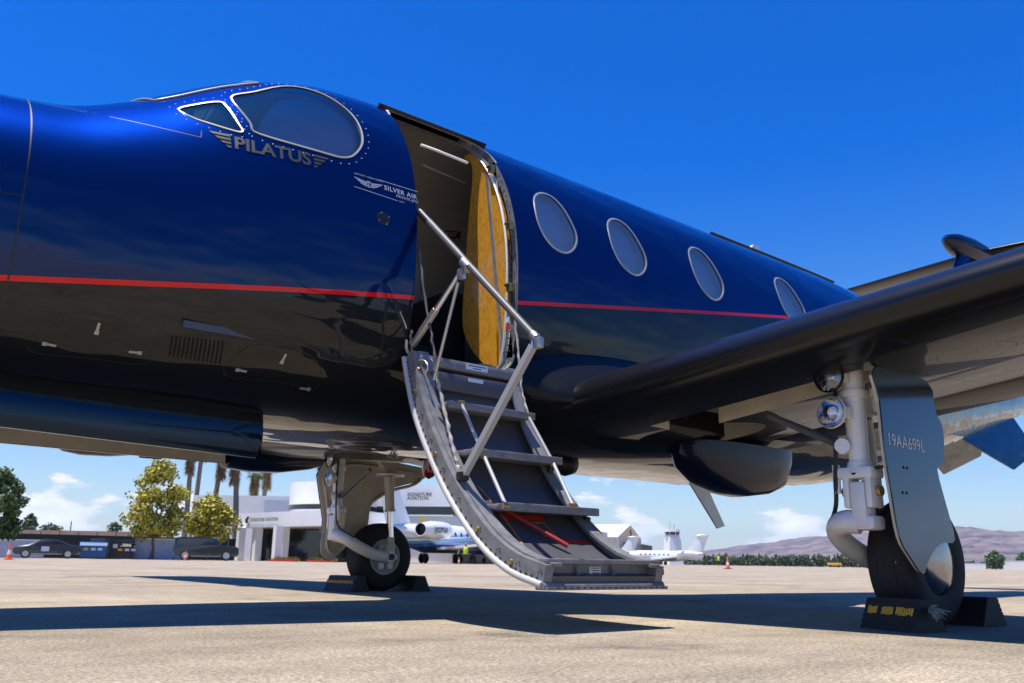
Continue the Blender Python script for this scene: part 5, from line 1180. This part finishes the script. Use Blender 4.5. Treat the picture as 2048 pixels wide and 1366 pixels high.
# ------------------------------------------------------------------ right-hand horizon: tree belt, low buildings, hills
def belt(pxa, pxb, D, ytop, label, n=5200, ls=1.5):
    V = []; F = []; o0 = bear((pxa+pxb)/2, D)
    tops = [rng.uniform(.40, 1.0) for _ in range(190)]
    for k in range(n):
        px = rng.uniform(pxa, pxb); i = (px-pxa)/(pxb-pxa)*188; hmax = zat(px, ytop, D)*(tops[int(i)]*(1-i % 1)+tops[int(i)+1]*(i % 1)); p = bear(px, D+rng.uniform(-18, 18))-o0; p[2] = hmax*rng.uniform(0.0, 1)**.65; d = rng.normal(0, 1, 3); d /= np.linalg.norm(d); u = np.cross(d, rng.normal(0, 1, 3)); u /= np.linalg.norm(u); w = np.cross(d, u); s = ls*rng.uniform(.6, 1.3)
        o = len(V); V += [p+u*s*.5, p+w*s*.4, p-u*s*.5, p-w*s*.4]; F.append((o, o+1, o+2, o+3))
    b = MB().add(V, F).build('tree_belt', 'leafg', None, fixn=False); b.location = o0; tag(b, label, 'trees', kind='stuff')
belt(1405, 1745, 520, 1107, 'dense belt of green trees along the far edge of the airfield', 15000, 1.25); belt(1300, 1420, 620, 1118, 'far strip of trees behind the jets', 2200, 1.6); belt(1735, 2300, 800, 1120, 'distant strip of trees under the hills', 5000, 2.2)
tree('round_tree', 1990, 420, 1103, 1134, 19, 'round-headed dark green tree among the low white buildings', 'leafd', n=1400, ls=1.0); tree('round_tree', 2046, 450, 1108, 1134, 16, 'dark green tree at the end of the low white buildings', 'leafd', n=1000, ls=1.0)
for k, (a, c, D, yt, lab) in enumerate(((1738, 1790, 400, 1125, 'long low white airfield building behind the main wheel'), (1795, 1970, 430, 1126, 'low white sheds with pale roofs before the hills'), (2005, 2140, 430, 1122, 'white airfield building right of the round tree'))):
    wallbox('low_building', a, D, c, D, yt, 'stucco', lab, 'building', depth=10)
for px, D, c_, lab in ((1668, 330, 'yellow', 'yellow ground service truck before the tree belt'), (1722, 330, 'yellow', 'small yellow tug beside the main gear leg'), (1860, 380, 'dred', 'dark red vehicle before the low white sheds')):
    p, rt, aw = frame(px, D); r = empty('service_vehicle', p, math.atan2(rt[1], rt[0])); w = 4.6 if px == 1668 else 2.6
    MB().bbox((0, 1, 1.0), (w, 1.9, .9), .12).build('body', c_, r, smooth=40); MB().bbox((-w*.28, 1, 1.75), (w*.34, 1.7, .7), .12).build('cab', 'carglass', r, smooth=40)
    for x in (-w*.3, w*.3): MB().tube([(x, .05, .42), (x, 1.95, .42)], .42, 14).build('wheel', 'rubber', r, smooth=40)
    tag(r, lab, 'vehicle')
# hills: one ridge mesh on an arc of bearings
def ridge(az):      # elevation in degrees against picture column
    pts = [(-3000, .15), (300, .2), (1250, .35), (1380, .75), (1450, 1.05), (1560, 1.45), (1640, 1.75), (1720, 2.1), (1800, 2.35), (1900, 2.3), (1960, 2.25), (2048, 2.05), (2300, 2.3), (2700, 1.7), (3400, .9), (6000, .3)]
    return np.interp(az, [p[0] for p in pts], [p[1] for p in pts])
G = []; D0 = 7600
cols = np.concatenate([np.linspace(1200, 2500, 240)])
for j, f in enumerate(np.linspace(0, 1, 26)):
    row = []
    for px in cols:
        d = ray(px, 1120); az = math.atan2(d[1], d[0]); D = D0-2600*(1-f); e = ridge(px)
        nzv = .10*math.sin(px*.021+j*.5)+.07*math.sin(px*.057+1+j*.9)+.05*math.sin(px*.13+j*1.7)+.03*math.sin(px*.31+j*2.3)
        h = math.tan(math.radians(e))*D0*(f**1.15)*(1+nzv*(1.2*(1-f)+.28)); row.append((CAM[0]+D*math.cos(az), CAM[1]+D*math.sin(az), max(-2, h-(2 if f == 0 else 0))))
    G.append(row)
hl = MB().grid(G).build('hills', 'hills', None, smooth=25); tag(hl, kind='structure')

# ------------------------------------------------------------------ ramp worker
def worker(px, D, label, lean=0.):
    p, rt, aw = frame(px, D); r = empty('person', p, math.atan2(rt[1], rt[0]))
    def body(nm, pts, edges, rad, mat):
        me = bpy.data.meshes.new(nm); me.from_pydata(pts, edges, []); o = bpy.data.objects.new(nm, me); COL.objects.link(o); o.parent = r; md = o.modifiers.new('s', 'SKIN'); 
        for i, q in enumerate(rad): me.skin_vertices[0].data[i].radius = (q, q*.85)
        me.skin_vertices[0].data[0].use_root = True; o.modifiers.new('u', 'SUBSURF').levels = 1; o.modifiers['u'].render_levels = 2; me.materials.append(MT[mat]); return o
    pts = [(0, 0, .95), (0, 0, 1.2), (0, 0, 1.42), (0, 0, 1.52), (0, 0, 1.60), (0, -.01, 1.72), (-.10, 0, .88), (-.12, -.03, .48), (-.13, .02, .08), (-.13, -.10, .04), (.10, 0, .88), (.13, .03, .48), (.14, .04, .08), (.14, -.08, .04), (-.19, 0, 1.41), (-.27, 0, 1.13), (-.24, -.12, .92), (-.235, -.15, .84), (.19, 0, 1.41), (.27, 0, 1.13), (.25, -.12, .92), (.245, -.15, .84)]
    ed = [(0, 1), (1, 2), (2, 3), (3, 4), (4, 5), (0, 6), (6, 7), (7, 8), (8, 9), (0, 10), (10, 11), (11, 12), (12, 13), (2, 14), (14, 15), (15, 16), (16, 17), (2, 18), (18, 19), (19, 20), (20, 21)]
    body('figure', pts, ed, [.14, .15, .13, .055, .085, .09, .09, .065, .045, .04, .09, .065, .045, .04, .06, .045, .035, .04, .06, .045, .035, .04], 'denim')
    b = MB(); G = [[(w*math.cos(a), .75*w*math.sin(a), z) for a in np.linspace(0, 2*PI, 17)[:-1]] for z, w in ((.86, .20), (1.1, .205), (1.35, .225), (1.46, .17), (1.49, .09))]; b.grid(G, close_v=True); b.build('safety_vest', 'hivis', r, smooth=60)
    b = MB(); b.lathe([(.001, 1.84), (.06, 1.83), (.10, 1.77), (.105, 1.70), (.085, 1.62), (.05, 1.58)], n=16, axis=2); b.build('head', 'skin', r, smooth=60)
    tag(r, label, 'person')
worker(931, 80, 'person in hi-vis yellow vest and dark trousers standing by the blue-bellied jet')
worker(1437, 140, 'person in hi-vis yellow vest standing out on the open apron')

# ------------------------------------------------------------------ haze that veils the distant hills
hz = MB(); hz.box((0, 0, 199), (19000, 19000, 402)); ho_ = hz.build('haze', 'black'); 
HM = bpy.data.materials.new('haze_air'); HM.use_nodes = True; t = HM.node_tree; t.nodes.clear(); o_ = t.nodes.new('ShaderNodeOutputMaterial'); v_ = t.nodes.new('ShaderNodeVolumePrincipled'); v_.inputs['Color'].default_value = (.42, .64, 1, 1); v_.inputs['Density'].default_value = 5e-5; v_.inputs['Anisotropy'].default_value = .2; t.links.new(v_.outputs[0], o_.inputs['Volume'])
ho_.data.materials.clear(); ho_.data.materials.append(HM); tag(ho_, kind='stuff')
